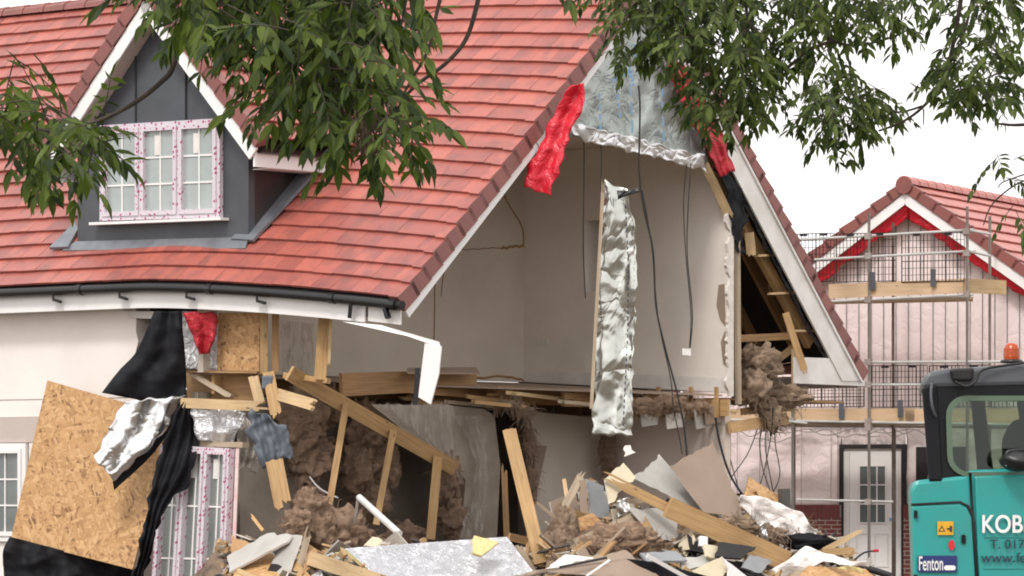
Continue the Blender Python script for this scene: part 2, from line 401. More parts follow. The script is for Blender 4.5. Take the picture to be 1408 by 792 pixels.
def cloth(mb, left, right, amp=.06, fr=2.5, nu=16, nv=24, seed=0, rag=0., toward=Vector((0, -1, 0)), mi=0, fold=0., folds=3):
    lf = smooth_line(left, 4) if len(left) > 2 else left; rt = smooth_line(right, 4) if len(right) > 2 else right
    off = Vector((seed * 5.1, seed * 2.3, seed * 1.7))
    def fn(u, v):
        a = along(lf, v); b = along(rt, v); p = lerp(a, b, u)
        cr = .55 - 1.9 * abs(noise.noise(p * fr * 1.1 + off + Vector((9, 4, 2)))) + .45 * (.5 - 1.6 * abs(noise.noise(p * fr * 2.3 - off)))
        d = amp * (.45 * noise.fractal(p * fr + off, .8, 2.0, 4) + .75 * cr) + fold * math.sin(u * math.pi * 2 * folds + 2.5 * noise.noise(p * .8 + off)) 
        q = p + toward * d
        if rag: q += Vector((noise.noise(p * 7 + off), 0, noise.noise(p * 6 - off))) * rag * (abs(u - .5) * 2) ** 4 + Vector((0, 0, noise.noise(p * 9 + off))) * rag * (abs(v - .5) * 2) ** 6
        return q
    return mb.grid(fn, int(nu * 1.6), int(nv * 1.5), mi)
def PP(lst, Y): return [P(a[0], a[1], (a[2] if len(a) > 2 else Y)) for a in lst]
def slab_pts(pts, Ys):
    q = [P(pts[i][0], pts[i][1], Ys[i]) for i in range(3)]
    n = (q[1] - q[0]).cross(q[2] - q[0]).normalized()
    out = q + [hit(a, b, q[0], n) for a, b in pts[3:]]
    if n.y < 0: n = -n
    return out, n
def slab(name, label, cat, pts, Ys, th=.0125, mats=('board_grey', 'gypsum'), group=None):
    p, n = slab_pts(pts, Ys)
    if mats[0] not in ('osb', 'foil_board') or len(label) < 45:
        q = []
        for i in range(len(p)):
            a, b = p[i], p[(i + 1) % len(p)]; e = b - a; pr = e.cross(n).normalized(); m_ = max(2, int(e.length / .09)); rough = rnd.choice([.006, .014, .03])
            q.append(a)
            for k in range(1, m_): q.append(a + e * ((k + rnd.uniform(-.25, .25)) / m_) + pr * rnd.uniform(-rough, rough))
        p = q
    mb = MB().prism(p, n * th, 0, 1 if len(mats) > 1 else 0)
    return obj(name, mb, list(mats), None, label, cat, group)
def timber(name, label, a, b, Ya, Yb, w, h, mat='pine', b0=0., b1=0., parent=None, cat='timber', up=None, group=None, n=5):
    up = up or Vector((0, -1, 0))
    mb = MB().beam(P(a[0], a[1], Ya), P(b[0], b[1], Yb), w, h, up, b0, b1, n=n)     # h faces the camera's depth direction, w is what is seen
    return obj(name, mb, mat, parent, label if parent is None else None, cat if parent is None else None, group)
def cable(name, label, pts, r, mat='rubber', cat='cable', group=None, parent=None):
    return obj(name, MB().tube(smooth_line(pts, 6), r, 6), mat, parent, label, cat if parent is None else None, group)
def wool(name, label, blobs, strands=60, mat='wool', group=None, slen=.18):
    mb = MB()
    for i, (px, py, Y, r, sq) in enumerate(blobs):
        c = P(px, py, Y)
        mb.blob(c, r, sq, .5, 1.8, seed=i + px * .01, nu=40, nv=26)
        for k in range(int(strands * 1.3)):
            d = Vector((rnd.gauss(0, 1), rnd.gauss(0, 1) - .5, rnd.gauss(0, 1))).normalized()
            p = c + Vector((d.x * sq[0], d.y * sq[1], d.z * sq[2])) * r * rnd.uniform(.8, 1.2)
            t = Vector((rnd.gauss(0, 1), rnd.gauss(0, .6), rnd.gauss(-.3, 1))).normalized() * slen * rnd.uniform(.4, 1)
            mid = p + t * .5 + d * .035
            mb.tube([p, mid, p + t + Vector((0, 0, -.03))], .0065, 3, r1=.003, caps=False)
    return obj(name, mb, mat, None, label, 'insulation', group)

# ================================================================== SETTING
obj('ground', MB().add([(-1500, -200, 0), (1500, -200, 0), (1500, 2500, 0), (-1500, 2500, 0)], [(0, 1, 2, 3)]), 'ground', kind='structure')

# ================================================================== THE COLLAPSED HOUSE
house = thing('house', 'red tiled house with its gable wall torn away and upstairs room laid open', 'house', L(5, 6, 0))
RS = 5.1; RIDGE = 8.80; EAVE = 4.30; TL = 15.0
def sag(t): return max(0., 1 - t / 4.7) ** 1.5 if t > 0 else 1 + (-t) * .3
def eave_z(t): return EAVE - .36 * sag(t)
def ridge_z(t): return RIDGE - .22 * sag(t)
def roof_pt(t, q, lift=0., s0=0.0):         # q=0 eave, 1 ridge on the front slope
    s = lerp(s0, RS, q); z = lerp(eave_z(t), ridge_z(t), q) + .05 * math.sin(q * math.pi) * (-1) * sag(t) * 1.0
    nrm = (U * -.66 + Z * .75)
    return L(s, t, z) + nrm * lift
def tiles(mb, fn, t0, t1, nc, tw, th=.034, jit=.006, keep=None):
    # fn(t, q, lift) -> point; nc courses from q=0 to 1
    for c in range(nc):
        q0 = c / nc; q1 = (c + 1) / nc + .018
        x = t0 - (tw * .5 if c % 2 else 0)
        while x < t1:
            a = max(x, t0); b = min(x + tw - .004, t1); x += tw
            if b - a < .04: continue
            if keep and not keep((a + b) / 2, (q0 + q1) / 2): continue
            j = rnd.uniform(-jit, jit); jl = rnd.uniform(0, .006)
            A = [fn(a, q0 + j / 7, .026), fn(b, q0 + j / 7, .026), fn(b, q1, -.012), fn(a, q1, -.012), fn(a, q0 + j / 7, th + .018 + jl), fn(b, q0 + j / 7, th + .018 + jl), fn(b, q1, .004), fn(a, q1, .004)]
            o = Vector((rnd.uniform(0, 40), rnd.uniform(0, 40), 0))
            lc = [Vector((0, 0, 0)), Vector((tw, 0, 0)), Vector((tw, .3, 0)), Vector((0, .3, 0))] * 2
            mb.hexa(A, 0, [l + o for l in lc])
NC = 23
mb = MB(); tiles(mb, lambda t, q, l: roof_pt(t, q, l), .13, TL, NC, .34); obj('roof_tiles', mb, 'tile', house)
mb = MB().grid(lambda u, v: roof_pt(lerp(.05, TL, u), v, -.03), 40, 8, smooth=False); obj('roof_underlay', mb, 'felt', house, solid=.02)
# verge units, one per course, stepped
VTOP = [0, 1, 1, 0, 0, 0]  # tops in tile colour, sides in darker verge colour that paints their shade
mb = MB()
for c in range(NC):
    q0 = c / NC - .004; q1 = (c + 1) / NC + .006
    def vp(t, q, l): return roof_pt(t, q, l)
    A = [vp(.145, q0, -.17), vp(-.015, q0, -.17), vp(-.015, q1, -.19), vp(.145, q1, -.19), vp(.145, q0, .060), vp(-.015, q0, .060), vp(-.015, q1, .020), vp(.145, q1, .020)]
    o = Vector((rnd.uniform(0, 40), rnd.uniform(0, 40), 0))
    mb.hexa(A, VTOP, [Vector(l) + o for l in [(0, 0, 0), (.15, 0, 0), (.15, .3, 0), (0, .3, 0)] * 2])
obj('verge_tiles', mb, ['verge', 'tile'], house)
mb = MB()
for a, b in [(0, .5), (.503, 1.)]:
    A = [roof_pt(.13, a, -.30), roof_pt(.02, a, -.30), roof_pt(.02, b, -.30), roof_pt(.13, b, -.30), roof_pt(.13, a, -.175), roof_pt(.02, a, -.175), roof_pt(.02, b, -.175), roof_pt(.13, b, -.175)]
    mb.hexa(A)
obj('front_bargeboard', mb, 'upvc', house)
# rear slope
RE = 10.0; REZ = 3.22
def rear_pt(t, q, lift=0.):
    s = lerp(RE, RS, q); z = lerp(REZ, ridge_z(t) - .0, q); return L(s, t, z) + (U * .70 + Z * .71) * lift
mb = MB(); tiles(mb, lambda t, q, l: rear_pt(t, q, l), .10, TL, 24, .34); obj('rear_roof_tiles', mb, 'tile', house)
obj('rear_roof_underlay', MB().grid(lambda u, v: rear_pt(lerp(.06, TL, u), lerp(.03, .99, v), -.03), 20, 6, smooth=False), 'felt', house, solid=.02)
mb = MB()
for c in range(24):
    q0 = c / 24 - .004; q1 = (c + 1) / 24 + .006
    mb.hexa([rear_pt(.145, q0, -.10), rear_pt(-.015, q0, -.10), rear_pt(-.015, q1, -.11), rear_pt(.145, q1, -.11), rear_pt(.145, q0, .08), rear_pt(-.015, q0, .08), rear_pt(-.015, q1, .03), rear_pt(.145, q1, .03)],
            0, [Vector(l) + Vector((c * 2.3, 0, 0)) for l in [(0, 0, 0), (.15, 0, 0), (.15, .3, 0), (0, .3, 0)] * 2])
obj('rear_verge_tiles', mb, 'verge', house)
mb = MB().hexa([rear_pt(.05, .04, -.46), rear_pt(.02, .04, -.46), rear_pt(.02, .985, -.44), rear_pt(.05, .985, -.44), rear_pt(.05, -.005, -.105), rear_pt(.02, -.005, -.105), rear_pt(.02, .985, -.115), rear_pt(.05, .985, -.115)])
mb.hexa([rear_pt(.018, -.005, -.15), rear_pt(-.01, -.005, -.15), rear_pt(-.01, .985, -.15), rear_pt(.018, .985, -.15), rear_pt(.018, -.005, -.112), rear_pt(-.01, -.005, -.112), rear_pt(-.01, .985, -.122), rear_pt(.018, .985, -.122)])
obj('rear_bargeboard', mb, 'upvc_dirty', house)
# the torn felt edge hanging along the bargeboard
mb = MB(); cloth(mb, [rear_pt(.08, .98, -.42), rear_pt(.08, .5, -.44), rear_pt(.08, .07, -.5)], [rear_pt(.10, .98, -.54), rear_pt(.10, .5, -.50), rear_pt(.10, .02, -.53)], .05, 5, 4, 60, 3, .06)
obj('torn_felt', mb, 'felt', house, solid=.006)
# ridge tiles
mb = MB(); t = -.02
while t < TL:
    b = t + .44
    for k in range(6):
        a0 = math.pi * k / 6; a1 = math.pi * (k + 1) / 6
        def rp(tt, a, rr): return L(RS, tt, ridge_z(tt) - .03) + U * math.cos(a) * rr + Z * math.sin(a) * rr * .95
        mb.hexa([rp(t, a0, .13), rp(b, a0, .13), rp(b, a1, .13), rp(t, a1, .13), rp(t, a0, .165), rp(b, a0, .155), rp(b, a1, .155), rp(t, a1, .165)])
    t += .445
obj('ridge_tiles', mb, 'verge', house)
# rafters and noggins of the rear slope, seen through the torn gable
for i, tt in enumerate([.22, .85, 1.5, 2.2, 2.9, 3.5]):
    mb = MB().beam(rear_pt(tt, .02, -.13), rear_pt(tt, .985, -.13), .05, .17, V.cross(Z)); obj('rafter', mb, 'pine' if i < 1 else 'pine_dark', house)
timber('rafter', None, (1012, 235), (1143, 492), Yg(1012, .13), Yg(1143, .13), .085, .05, 'pine', 0, 0, house)
for x0, y0, x1, y1 in ((1020, 297, 1047, 294), (1040, 352, 1078, 350), (1058, 404, 1106, 402), (1085, 455, 1132, 455)):
    timber('roof_noggin', None, (x0, y0), (x1, y1), Yg(x0, .16), Yg(x1, .16), .03, .07, 'pine_pale', 0, .03, house)
    timber('roof_noggin', None, (x0, y0 - 7), (x1, y1 - 8), Yg(x0, .5), Yg(x1, .5), .13, .04, 'pine_dark', 0, 0, house)
mb = MB().beam(rear_pt(.30, .13, -.42), rear_pt(.30, .62, -.50), .09, .16, V.cross(Z)); obj('purlin_strut', mb, 'pine', house)
timber('broken_rafter', None, (1080, 430), (1108, 515), Yg(1080, .1), Yg(1108, -.1), .10, .05, 'pine', 0, .1, house)
timber('broken_rafter', None, (1012, 222), (1060, 330), Yg(1012, .12), Yg(1060, .12), .07, .05, 'pine', 0, .05, house)
timber('roof_noggin', None, (1030, 320), (1033, 352), Yg(1030, .1), Yg(1033, .1), .13, .05, 'pine_pale', 0, .03, house)
timber('ceiling_joist', None, (1010, 466), (1090, 462), Yg(1010, .5), Yg(1090, .3), .10, .05, 'pine_dark', 0, 0, house)
timber('corner_post', None, (1091, 480), (1091, 545), Yg(1091, .25), Yg(1091, .25), .06, .06, 'pine_pale', 0, 0, house)
timber('corner_brace', None, (1048, 512), (1090, 478), Yg(1050, .5), Yg(1090, .5), .10, .05, 'pine', 0, 0, house)
# fascia, gutter, brackets
def fas(t): return -.03
tb = [0.25 + i * .5 for i in range(30)]
mb = MB()
def strip(mb, t0, t1, s0, s1, dz0, dz1, n):
    for i in range(n):
        a = lerp(t0, t1, i / n); b = lerp(t0, t1, (i + 1) / n)
        mb.hexa([L(s0, b, eave_z(b) + dz0), L(s0, a, eave_z(a) + dz0), L(s1, a, eave_z(a) + dz0), L(s1, b, eave_z(b) + dz0), L(s0, b, eave_z(b) + dz1), L(s0, a, eave_z(a) + dz1), L(s1, a, eave_z(a) + dz1), L(s1, b, eave_z(b) + dz1)])
strip(mb, .62, TL, .03, .055, -.34, -.02, 40); obj('fascia', mb, 'upvc', house)
mb = MB(); strip(mb, .02, .56, .03, .055, -.32, -.02, 3); obj('fascia_end', mb, 'upvc_dirty', house)
mb = MB(); strip(mb, 2.0, TL, .056, .34, -.335, -.32, 40); obj('soffit', mb, 'upvc_dirty', house)
mb = MB()
gp = [L(-.045, t, eave_z(t) - .075) for t in [lerp(-.08, TL, i / 60) for i in range(61)]]
mb.tube(gp, .062, 10)
for t in (0.02, 1.05, 3.2, 5.6): mb.tube([L(-.045, t, eave_z(t) - .075), L(-.045, t + .09, eave_z(t + .09) - .075)], .073, 10)
obj('gutter', mb, 'black_plastic', house)
for px in (77, 168, 260, 357):
    t = (S(px, 400, 0) - C0).dot(V); z = eave_z(t)
    mb = MB().beam(L(-.05, t, z - .1), L(-.05, t, z - .20), .03, .03); mb.beam(L(-.05, t, z - .19), L(-.045, t - .14, z - .225), .04, .035)
    obj('gutter_bracket', mb, 'black_plastic', house)
for px, dz in ((487, .20), (533, .16)):
    t = (S(px, 400, 0) - C0).dot(V); z = eave_z(t)
    obj('gutter_bracket', MB().beam(L(-.06, t, z - .1), L(-.055, t + (.03 if px < 500 else -.06), z - .1 - dz), .07, .05), 'black_plastic', house)
# front wall: cream render on the left, broken edge
def tS(px, s=0.): return (S(px, 400, s) - C0).dot(V)
WS = .36
def wz(py, px, s=WS): return S(px, py, s).z
tE = tS(188, WS)
mb = MB()
seg = [(tE, eave_z(6) - .32)]
edge = [(187, 455), (190, 470), (185, 490), (188, 505), (182, 530), (184, 546)]
pts = [S(a, b, WS) for a, b in edge] + [L(WS, TL, wz(546, 184)), L(WS, TL, 4.2), L(WS, tE, 4.2)]
mb.prism(pts, U * .25); obj('front_wall', mb, 'render', house)
zA = wz(546, 184); zB = wz(572, 100); zC = wz(608, 60); tw_ = tS(40, WS); tF = tS(222, WS)
mb = MB().prism([L(WS + .012, tS(188, WS), zB), L(WS + .012, TL, zB), L(WS + .012, TL, zA - .004), L(WS + .012, tS(188, WS), zA - .004)], U * .24)
obj('front_wall', mb, 'render', house)
mb = MB().prism([L(WS - .01, tF, zC), L(WS - .01, TL, zC), L(WS - .01, TL, zB - .004), L(WS - .01, tF, zB - .004)], U * .27)
obj('wall_band', mb, 'render_band', house)
mb = MB().prism([L(WS, tF, 0), L(WS, tw_, 0), L(WS, tw_, zC - .003), L(WS, tF, zC - .003)], U * .26); mb.prism([L(WS, tw_ + 2.4, 0), L(WS, TL, 0), L(WS, TL, zC - .003), L(WS, tw_ + 2.4, zC - .003)], U * .26)
mb.prism([L(WS, tw_ + .002, 0), L(WS, tw_ + 2.398, 0), L(WS, tw_ + 2.398, .85), L(WS, tw_ + .002, .85)], U * .26)
obj('lower_wall', mb, 'render', house)
# white soffit fragment hanging beside the broken wall
mb = MB().prism([S(165, 428, WS - .05), S(228, 428, WS - .05), S(226, 439, WS - .05), S(178, 437, WS - .05)], U * .2); obj('soffit_box', mb, 'upvc_dirty', house)
obj('left_gable_wall', MB().prism([L(WS, TL - .02, 0), L(9.7, TL - .02, 0), L(9.7, TL - .02, 3.2), L(RS, TL - .02, 8.5), L(WS, TL - .02, 4.1)], V * .25), 'render', house)

def window(name, corners, cols, rows, parent, fw=.075, mw=.11, depth=.07, pane='pane', fmat='taped_frame', barmat='upvc', label=None, sash=True, sticker=None):
    """corners: BL, BR, TR, TL in space; cols casements each with a 2 x rows bar grid"""
    bl, br, tr, tl = corners
    nx = (br - bl).cross(tl - bl).normalized()
    if nx.y > 0: nx = -nx
    def q(u, v): return lerp(lerp(bl, br, u), lerp(tl, tr, u), v)
    Wd = (br - bl).length; H = (tl - bl).length
    def rect(mb, u0, v0, u1, v1, d0, d1): mb.hexa([q(u0, v0) + nx * d0, q(u1, v0) + nx * d0, q(u1, v1) + nx * d0, q(u0, v1) + nx * d0, q(u0, v0) + nx * d1, q(u1, v0) + nx * d1, q(u1, v1) + nx * d1, q(u0, v1) + nx * d1],
        0, [Vector((a * Wd + rect.o + dd_, b * H + dd_, 0)) for dd_ in (0, d1 - d0) for a, b in ((u0, v0), (u1, v0), (u1, v1), (u0, v1))])
    rect.o = rnd.uniform(0, 20)
    fr = MB(); a = fw / Wd; b = fw / H
    rect(fr, 0, 0, 1, b, 0, depth); rect(fr, 0, 1 - b, 1, 1, 0, depth); rect(fr, 0, b, a, 1 - b, 0, depth); rect(fr, 1 - a, b, 1, 1 - b, 0, depth)
    cell = (1 - 2 * a) / cols
    for c in range(1, cols): x = a + cell * c; rect(fr, x - a * .35, b, x + a * .35, 1 - b, 0, depth)
    f = obj(name, fr, fmat, parent, label)
    for c in range(cols):
        x0 = a + cell * c + (a * .35 if c else 0); x1 = a + cell * (c + 1) - (a * .35 if c < cols - 1 else 0)
        sw = mw * .55 / Wd; sh = mw * .55 / H
        if sash:
            sm_ = MB(); rect(sm_, x0, b, x1, b + sh, .02, depth + .02); rect(sm_, x0, 1 - b - sh, x1, 1 - b, .02, depth + .02); rect(sm_, x0, b + sh, x0 + sw, 1 - b - sh, .02, depth + .02); rect(sm_, x1 - sw, b + sh, x1, 1 - b - sh, .02, depth + .02)
            obj('sash', sm_, fmat, f)
            x0 += sw; x1 -= sw; y0 = b + sh; y1 = 1 - b - sh
        else: y0 = b; y1 = 1 - b
        pn = MB(); rect(pn, x0, y0, x1, y1, .02, .03); obj('pane', pn, pane, f)
        br_ = MB(); bw = .011 / Wd; bh = .011 / H; xm = (x0 + x1) / 2
        rect(br_, xm - bw, y0, xm + bw, y1, .031, .045)
        for r in range(1, rows): ym = lerp(y0, y1, r / rows); rect(br_, x0, ym - bh, xm - bw, ym + bh, .031, .045); rect(br_, xm + bw, ym - bh, x1, ym + bh, .031, .045)
        obj('glazing_bars', br_, barmat, f)
        if sticker and c in sticker:
            st = MB(); rect(st, xm - .10 / Wd, y1 - .32 / H, xm + .0 / Wd, y1 - .06 / H, .046, .050); obj('sticker', st, 'upvc_dirty', f)
    return f
# ground-floor window at the left edge
z0 = .86
f = window('window', [L(WS + .02, tw_ + 2.38, z0), L(WS + .02, tw_ + .02, z0), L(WS + .02, tw_ + .02, zC - .01), L(WS + .02, tw_ + 2.38, zC - .01)], 3, 3, house, fmat='upvc', pane='pane_dark')

# dormer --------------------------------------------------------------
DS = .60; DT = 4.76; DH = 2.09; DZR = 8.28; DZE = 6.10
t0d, t1d = 3.17, 6.35
def main_z(s, t): return lerp(eave_z(t), ridge_z(t), s / RS)
def dorm_z(t): return lerp(DZR, DZE, abs(t - DT) / DH)
mb = MB().prism([L(DS, t0d, main_z(DS, t0d) - .1), L(DS, t1d, main_z(DS, t1d) - .1), L(DS, t1d, dorm_z(t1d) - .12), L(DS, DT, DZR - .12), L(DS, t0d, dorm_z(t0d) - .12)], U * .12)
dorm = obj('dormer_face', mb, 'lead', house)
for px in (187, 256):
    tt = tS(px, DS); obj('lead_seam', MB().beam(L(DS - .01, tt, S(px, 168, DS).z), L(DS - .01, tt, dorm_z(tt) - .18), .025, .02), 'felt', dorm)
for tt in (t0d, t1d):
    zt = dorm_z(tt) - .12; s1 = (zt - EAVE) / (RIDGE - EAVE) * RS + .2
    obj('dormer_cheek', MB().prism([L(DS + .121, tt, main_z(DS, tt) - .12), L(DS + .121, tt, zt), L(s1, tt, zt)], V * (.1 if tt == t0d else -.1)), 'lead_cheek', house)
def dpt(side):
    def fn(s, q, lift=0.):   # q 0 eave .. 1 ridge
        t = DT + side * DH * (1 - q); return L(s, t, lerp(DZE, DZR, q)) + (V * side * .69 + Z * .72) * lift
    return fn
for side in (-1, 1):
    fn = dpt(side); mb = MB()
    tiles(mb, fn, DS - .18, 5.0, 9, .34, keep=lambda s, q, fn=fn: fn(s, q).z > main_z(s, (fn(s, q) - C0).dot(V)) - .15)
    obj('dormer_roof_tiles', mb, 'tile', house)
    mb = MB()
    for c in range(9):
        q0 = c / 9 - .004; q1 = (c + 1) / 9 + .008; s0 = DS - .33; s1 = DS - .17
        mb.hexa([fn(s0, q0, -.13), fn(s1, q0, -.13), fn(s1, q1, -.15), fn(s0, q1, -.15), fn(s0, q0, .06), fn(s1, q0, .06), fn(s1, q1, .02), fn(s0, q1, .02)], 0, [Vector(l) + Vector((c * 2.1, side, 0)) for l in [(0, 0, 0), (.15, 0, 0), (.15, .3, 0), (0, .3, 0)] * 2])
    obj('dormer_verge_tiles', mb, 'verge', house)
    mb = MB().hexa([fn(DS - .30, -.01, -.32), fn(DS - .27, -.01, -.32), fn(DS - .27, .93, -.32), fn(DS - .30, .93, -.32), fn(DS - .30, -.01, -.135), fn(DS - .27, -.01, -.135), fn(DS - .27, 1., -.155), fn(DS - .30, 1., -.155)])
    obj('dormer_bargeboard', mb, 'upvc', house)
    mb = MB().hexa([fn(DS - .268, 0, -.30), fn(DS - .002, 0, -.30), fn(DS - .002, .9, -.30), fn(DS - .268, .9, -.30), fn(DS - .268, 0, -.17), fn(DS - .002, 0, -.17), fn(DS - .002, .9, -.17), fn(DS - .268, .9, -.17)])
    obj('dormer_soffit', mb, 'render_band', house)
    # eave fascia going back along the dormer side
    a = DT + side * (DH - .17); zt = DZE - .02
    mb = MB().hexa([L(DS - .26, a, zt - .33), L(DS - .26, a + side * .03, zt - .33), L(2.3, a + side * .03, zt - .33), L(2.3, a, zt - .33), L(DS - .26, a, zt - .13), L(DS - .26, a + side * .03, zt - .13), L(2.3, a + side * .03, zt - .13), L(2.3, a, zt - .13)])
    mb.hexa([L(DS + .01, a, zt - .34), L(2.3, a, zt - .34), L(2.3, a - side * .26, zt - .34), L(DS + .01, a - side * .26, zt - .34), L(DS + .01, a, zt - .331), L(2.3, a, zt - .331), L(2.3, a - side * .26, zt - .331), L(DS + .01, a - side * .26, zt - .331)])
    obj('dormer_fascia', mb, 'upvc', house)
    mb = MB().tube([L(DS - .22, a + side * .07, zt - .10), L(2.3, a + side * .07, zt - .10)], .055, 8); obj('dormer_gutter', mb, 'black_plastic', house)
mb = MB(); s = DS - .34
while s < 4.4:
    for k in range(6):
        a0 = math.pi * k / 6; a1 = math.pi * (k + 1) / 6
        def rp(ss, a, rr): return L(ss, DT, DZR - .02) + V * math.cos(a) * rr + Z * math.sin(a) * rr * .95
        mb.hexa([rp(s, a0, .12), rp(s + .44, a0, .12), rp(s + .44, a1, .12), rp(s, a1, .12), rp(s, a0, .155), rp(s + .44, a0, .145), rp(s + .44, a1, .145), rp(s, a1, .155)])
    s += .445
obj('dormer_ridge_tiles', mb, 'verge', house)
wn = window('dormer_window', [S(142, 304, DS - .01), S(307, 299, DS - .01), S(307, 163, DS - .01), S(142, 173, DS - .01)], 3, 3, house, fw=.055, mw=.11, sticker=(1, 2))
mb = MB().beam(S(128, 308, DS - .08), S(309, 301, DS - .08), .16, .035, Z); obj('window_sill', mb, 'upvc', wn)
# lead apron and side flashings
ap = MB()
def rl(px, py): # point on the main roof by pixel
    lo, hi = -.2, 4
    for _ in range(40):
        m_ = (lo + hi) / 2; p = S(px, py, m_); t = (p - C0).dot(V)
        if p.z > main_z(m_, t): lo = m_
        else: hi = m_
    return S(px, py, lo)
nl = (U * -.66 + Z * .75)
ap.prism([rl(88, 349) + nl * .06, rl(340, 346) + nl * .06, L(DS - .02, t0d - .02, S(338, 326, DS).z), L(DS - .02, t1d + .02, S(105, 332, DS).z)], -nl * .02)
obj('lead_apron', ap, 'lead_flash', dorm)
ap = MB().prism([rl(352, 338) + nl * .10, rl(322, 336) + nl * .10, rl(425, 222) + nl * .10, rl(452, 228) + nl * .10], -nl * .04); obj('side_flashing', ap, 'lead_flash', dorm)
ap = MB().prism([rl(72, 348) + nl * .10, rl(98, 347) + nl * .10, rl(112, 322) + nl * .10, rl(108, 312) + nl * .10], -nl * .04); obj('side_flashing', ap, 'lead_flash', dorm)

# ---------------------------------------------------------------- the open upstairs room
SR = 6.84; TP = 3.7
def fz(t): return lerp(2.89, 3.10, t / TP)
def wallpart(name, pts, vec, mat, parent=house, label=None): return obj(name, MB().prism(pts, vec), mat, parent, label)
# partition parallel to the gable, far end of the room
pz = lambda s: lerp(eave_z(TP), ridge_z(TP), s / RS) - .28
wallpart('partition_wall', [L(.3, TP, 3.1), L(SR, TP, 3.1), L(SR, TP, 6.5), L(3.2, TP, pz(3.2)), L(.3, TP, pz(.3))], V * .1, 'plaster')
wallpart('loft_partition', [L(SR + .01, TP, .05), L(9.7, TP, .05), L(9.7, TP, 3.1), L(SR + .01, TP, 6.2)], V * .1, 'felt')
# rear room wall, with a recess
tR0, tR1 = 1.95, 2.58
zr = 4.35
cA = S(968, 232, SR)
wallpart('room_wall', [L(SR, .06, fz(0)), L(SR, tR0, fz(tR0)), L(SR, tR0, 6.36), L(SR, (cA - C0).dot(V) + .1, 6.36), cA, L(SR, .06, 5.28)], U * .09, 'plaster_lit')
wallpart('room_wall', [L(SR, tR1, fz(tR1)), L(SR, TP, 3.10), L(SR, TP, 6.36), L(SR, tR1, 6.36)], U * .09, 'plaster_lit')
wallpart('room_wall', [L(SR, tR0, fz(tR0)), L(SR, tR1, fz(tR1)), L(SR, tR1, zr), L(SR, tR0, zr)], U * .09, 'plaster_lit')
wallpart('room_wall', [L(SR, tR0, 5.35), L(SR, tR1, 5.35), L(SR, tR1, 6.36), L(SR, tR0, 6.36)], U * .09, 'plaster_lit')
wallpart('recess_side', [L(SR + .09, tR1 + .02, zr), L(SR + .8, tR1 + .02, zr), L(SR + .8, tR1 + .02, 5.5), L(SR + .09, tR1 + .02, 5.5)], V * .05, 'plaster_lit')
wallpart('recess_back', [L(SR + .8, tR0 - .2, zr - .1), L(SR + .8, tR1 + .1, zr - .1), L(SR + .8, tR1 + .1, 5.5), L(SR + .8, tR0 - .2, 5.5)], U * .05, 'plaster')
mb = MB().hexa([L(SR - .012, .06, 2.9), L(SR - .001, .06, 2.9), L(SR - .001, TP, 3.11), L(SR - .012, TP, 3.11), L(SR - .012, .06, 3.10), L(SR - .001, .06, 3.10), L(SR - .001, TP, 3.27), L(SR - .012, TP, 3.27)])
obj('skirting_board', mb, 'upvc_dirty', house)
# sloping ceiling and flat ceiling
wallpart('ceiling', [L(2.8, .3, 6.36), L(SR + .05, .3, 6.362), L(SR + .05, TP, 6.362), L(2.8, TP, 6.36)], Z * .08, 'plaster')
wallpart('front_sloping_ceiling', [L(.32, .5, 4.05 - .34), L(.32, TP, 4.30 - .2), L(2.6, TP, 6.13), L(2.6, .5, 6.08)], U * .05, 'plaster')
# broken plasterboard edge of the room wall
mb = MB(); lp = []; rp_ = []
for k in range(60):
    y = lerp(292, 545, k / 59); w_ = 6 + 7 * noise.noise(Vector((k * .21, 0, 0))) + rnd.uniform(-1.2, 1.2)
    lp.append(G(1007 - max(1.5, w_), y, .03)); rp_.append(G(1009, y, .03))
mb.prism(lp + rp_[::-1], V * .04)
obj('torn_plaster_edge', mb, 'gypsum', house)
for pts in ([(996, 390), (988, 392), (985, 420), (990, 440), (998, 450)], [(997, 455), (991, 470), (994, 500), (999, 505)]):
    p = [S(a, b, SR - .006) for a, b in pts]; obj('exposed_board', MB().prism(p, U * .004), 'board_brown', house)
mb = MB().beam(G(1013, 318, .1) , G(1015, 556, .1), .09, .10, Vector((0, -1, 0))); obj('wall_stud', mb, 'pine_grey', house)
timber('head_stud', None, (968, 225), (1004, 300), Yg(968, .05), Yg(1004, .05), .12, .06, 'pine_pale', .05, .05, house)
# sockets on the rear wall
for px in (738, 751):
    c = S(px, 470, SR - .012); mb = MB().prism([c - V * .04 - Z * .045, c + V * .04 - Z * .045, c + V * .04 + Z * .045, c - V * .04 + Z * .045], -U * .012); obj('socket', mb, 'upvc_dirty', house)
# cracks on the partition: raised torn paper along the split
def crack(pts, wd=.014, t=TP - .008, mat='pine_dark'):
    q = smooth_line([G(a, b, t) for a, b in pts], 5); q = [p + Vector((0, 0, rnd.uniform(-.012, .012))) for p in q]
    obj('wall_crack', MB().tube(q, wd / 2, 4, smooth=False), mat, house)
crack([(632, 342), (665, 342), (692, 341), (720, 339)], .012)
crack([(720, 339), (719, 318), (713, 302), (700, 282), (690, 262)], .02)
crack([(598, 350), (598, 400), (597, 468)], .016)
crack([(632, 342), (612, 370), (607, 408)], .014)
crack([(690, 341), (705, 339), (719, 339)], .035)
crack([(610, 517), (650, 520), (690, 517), (720, 522)], .03)
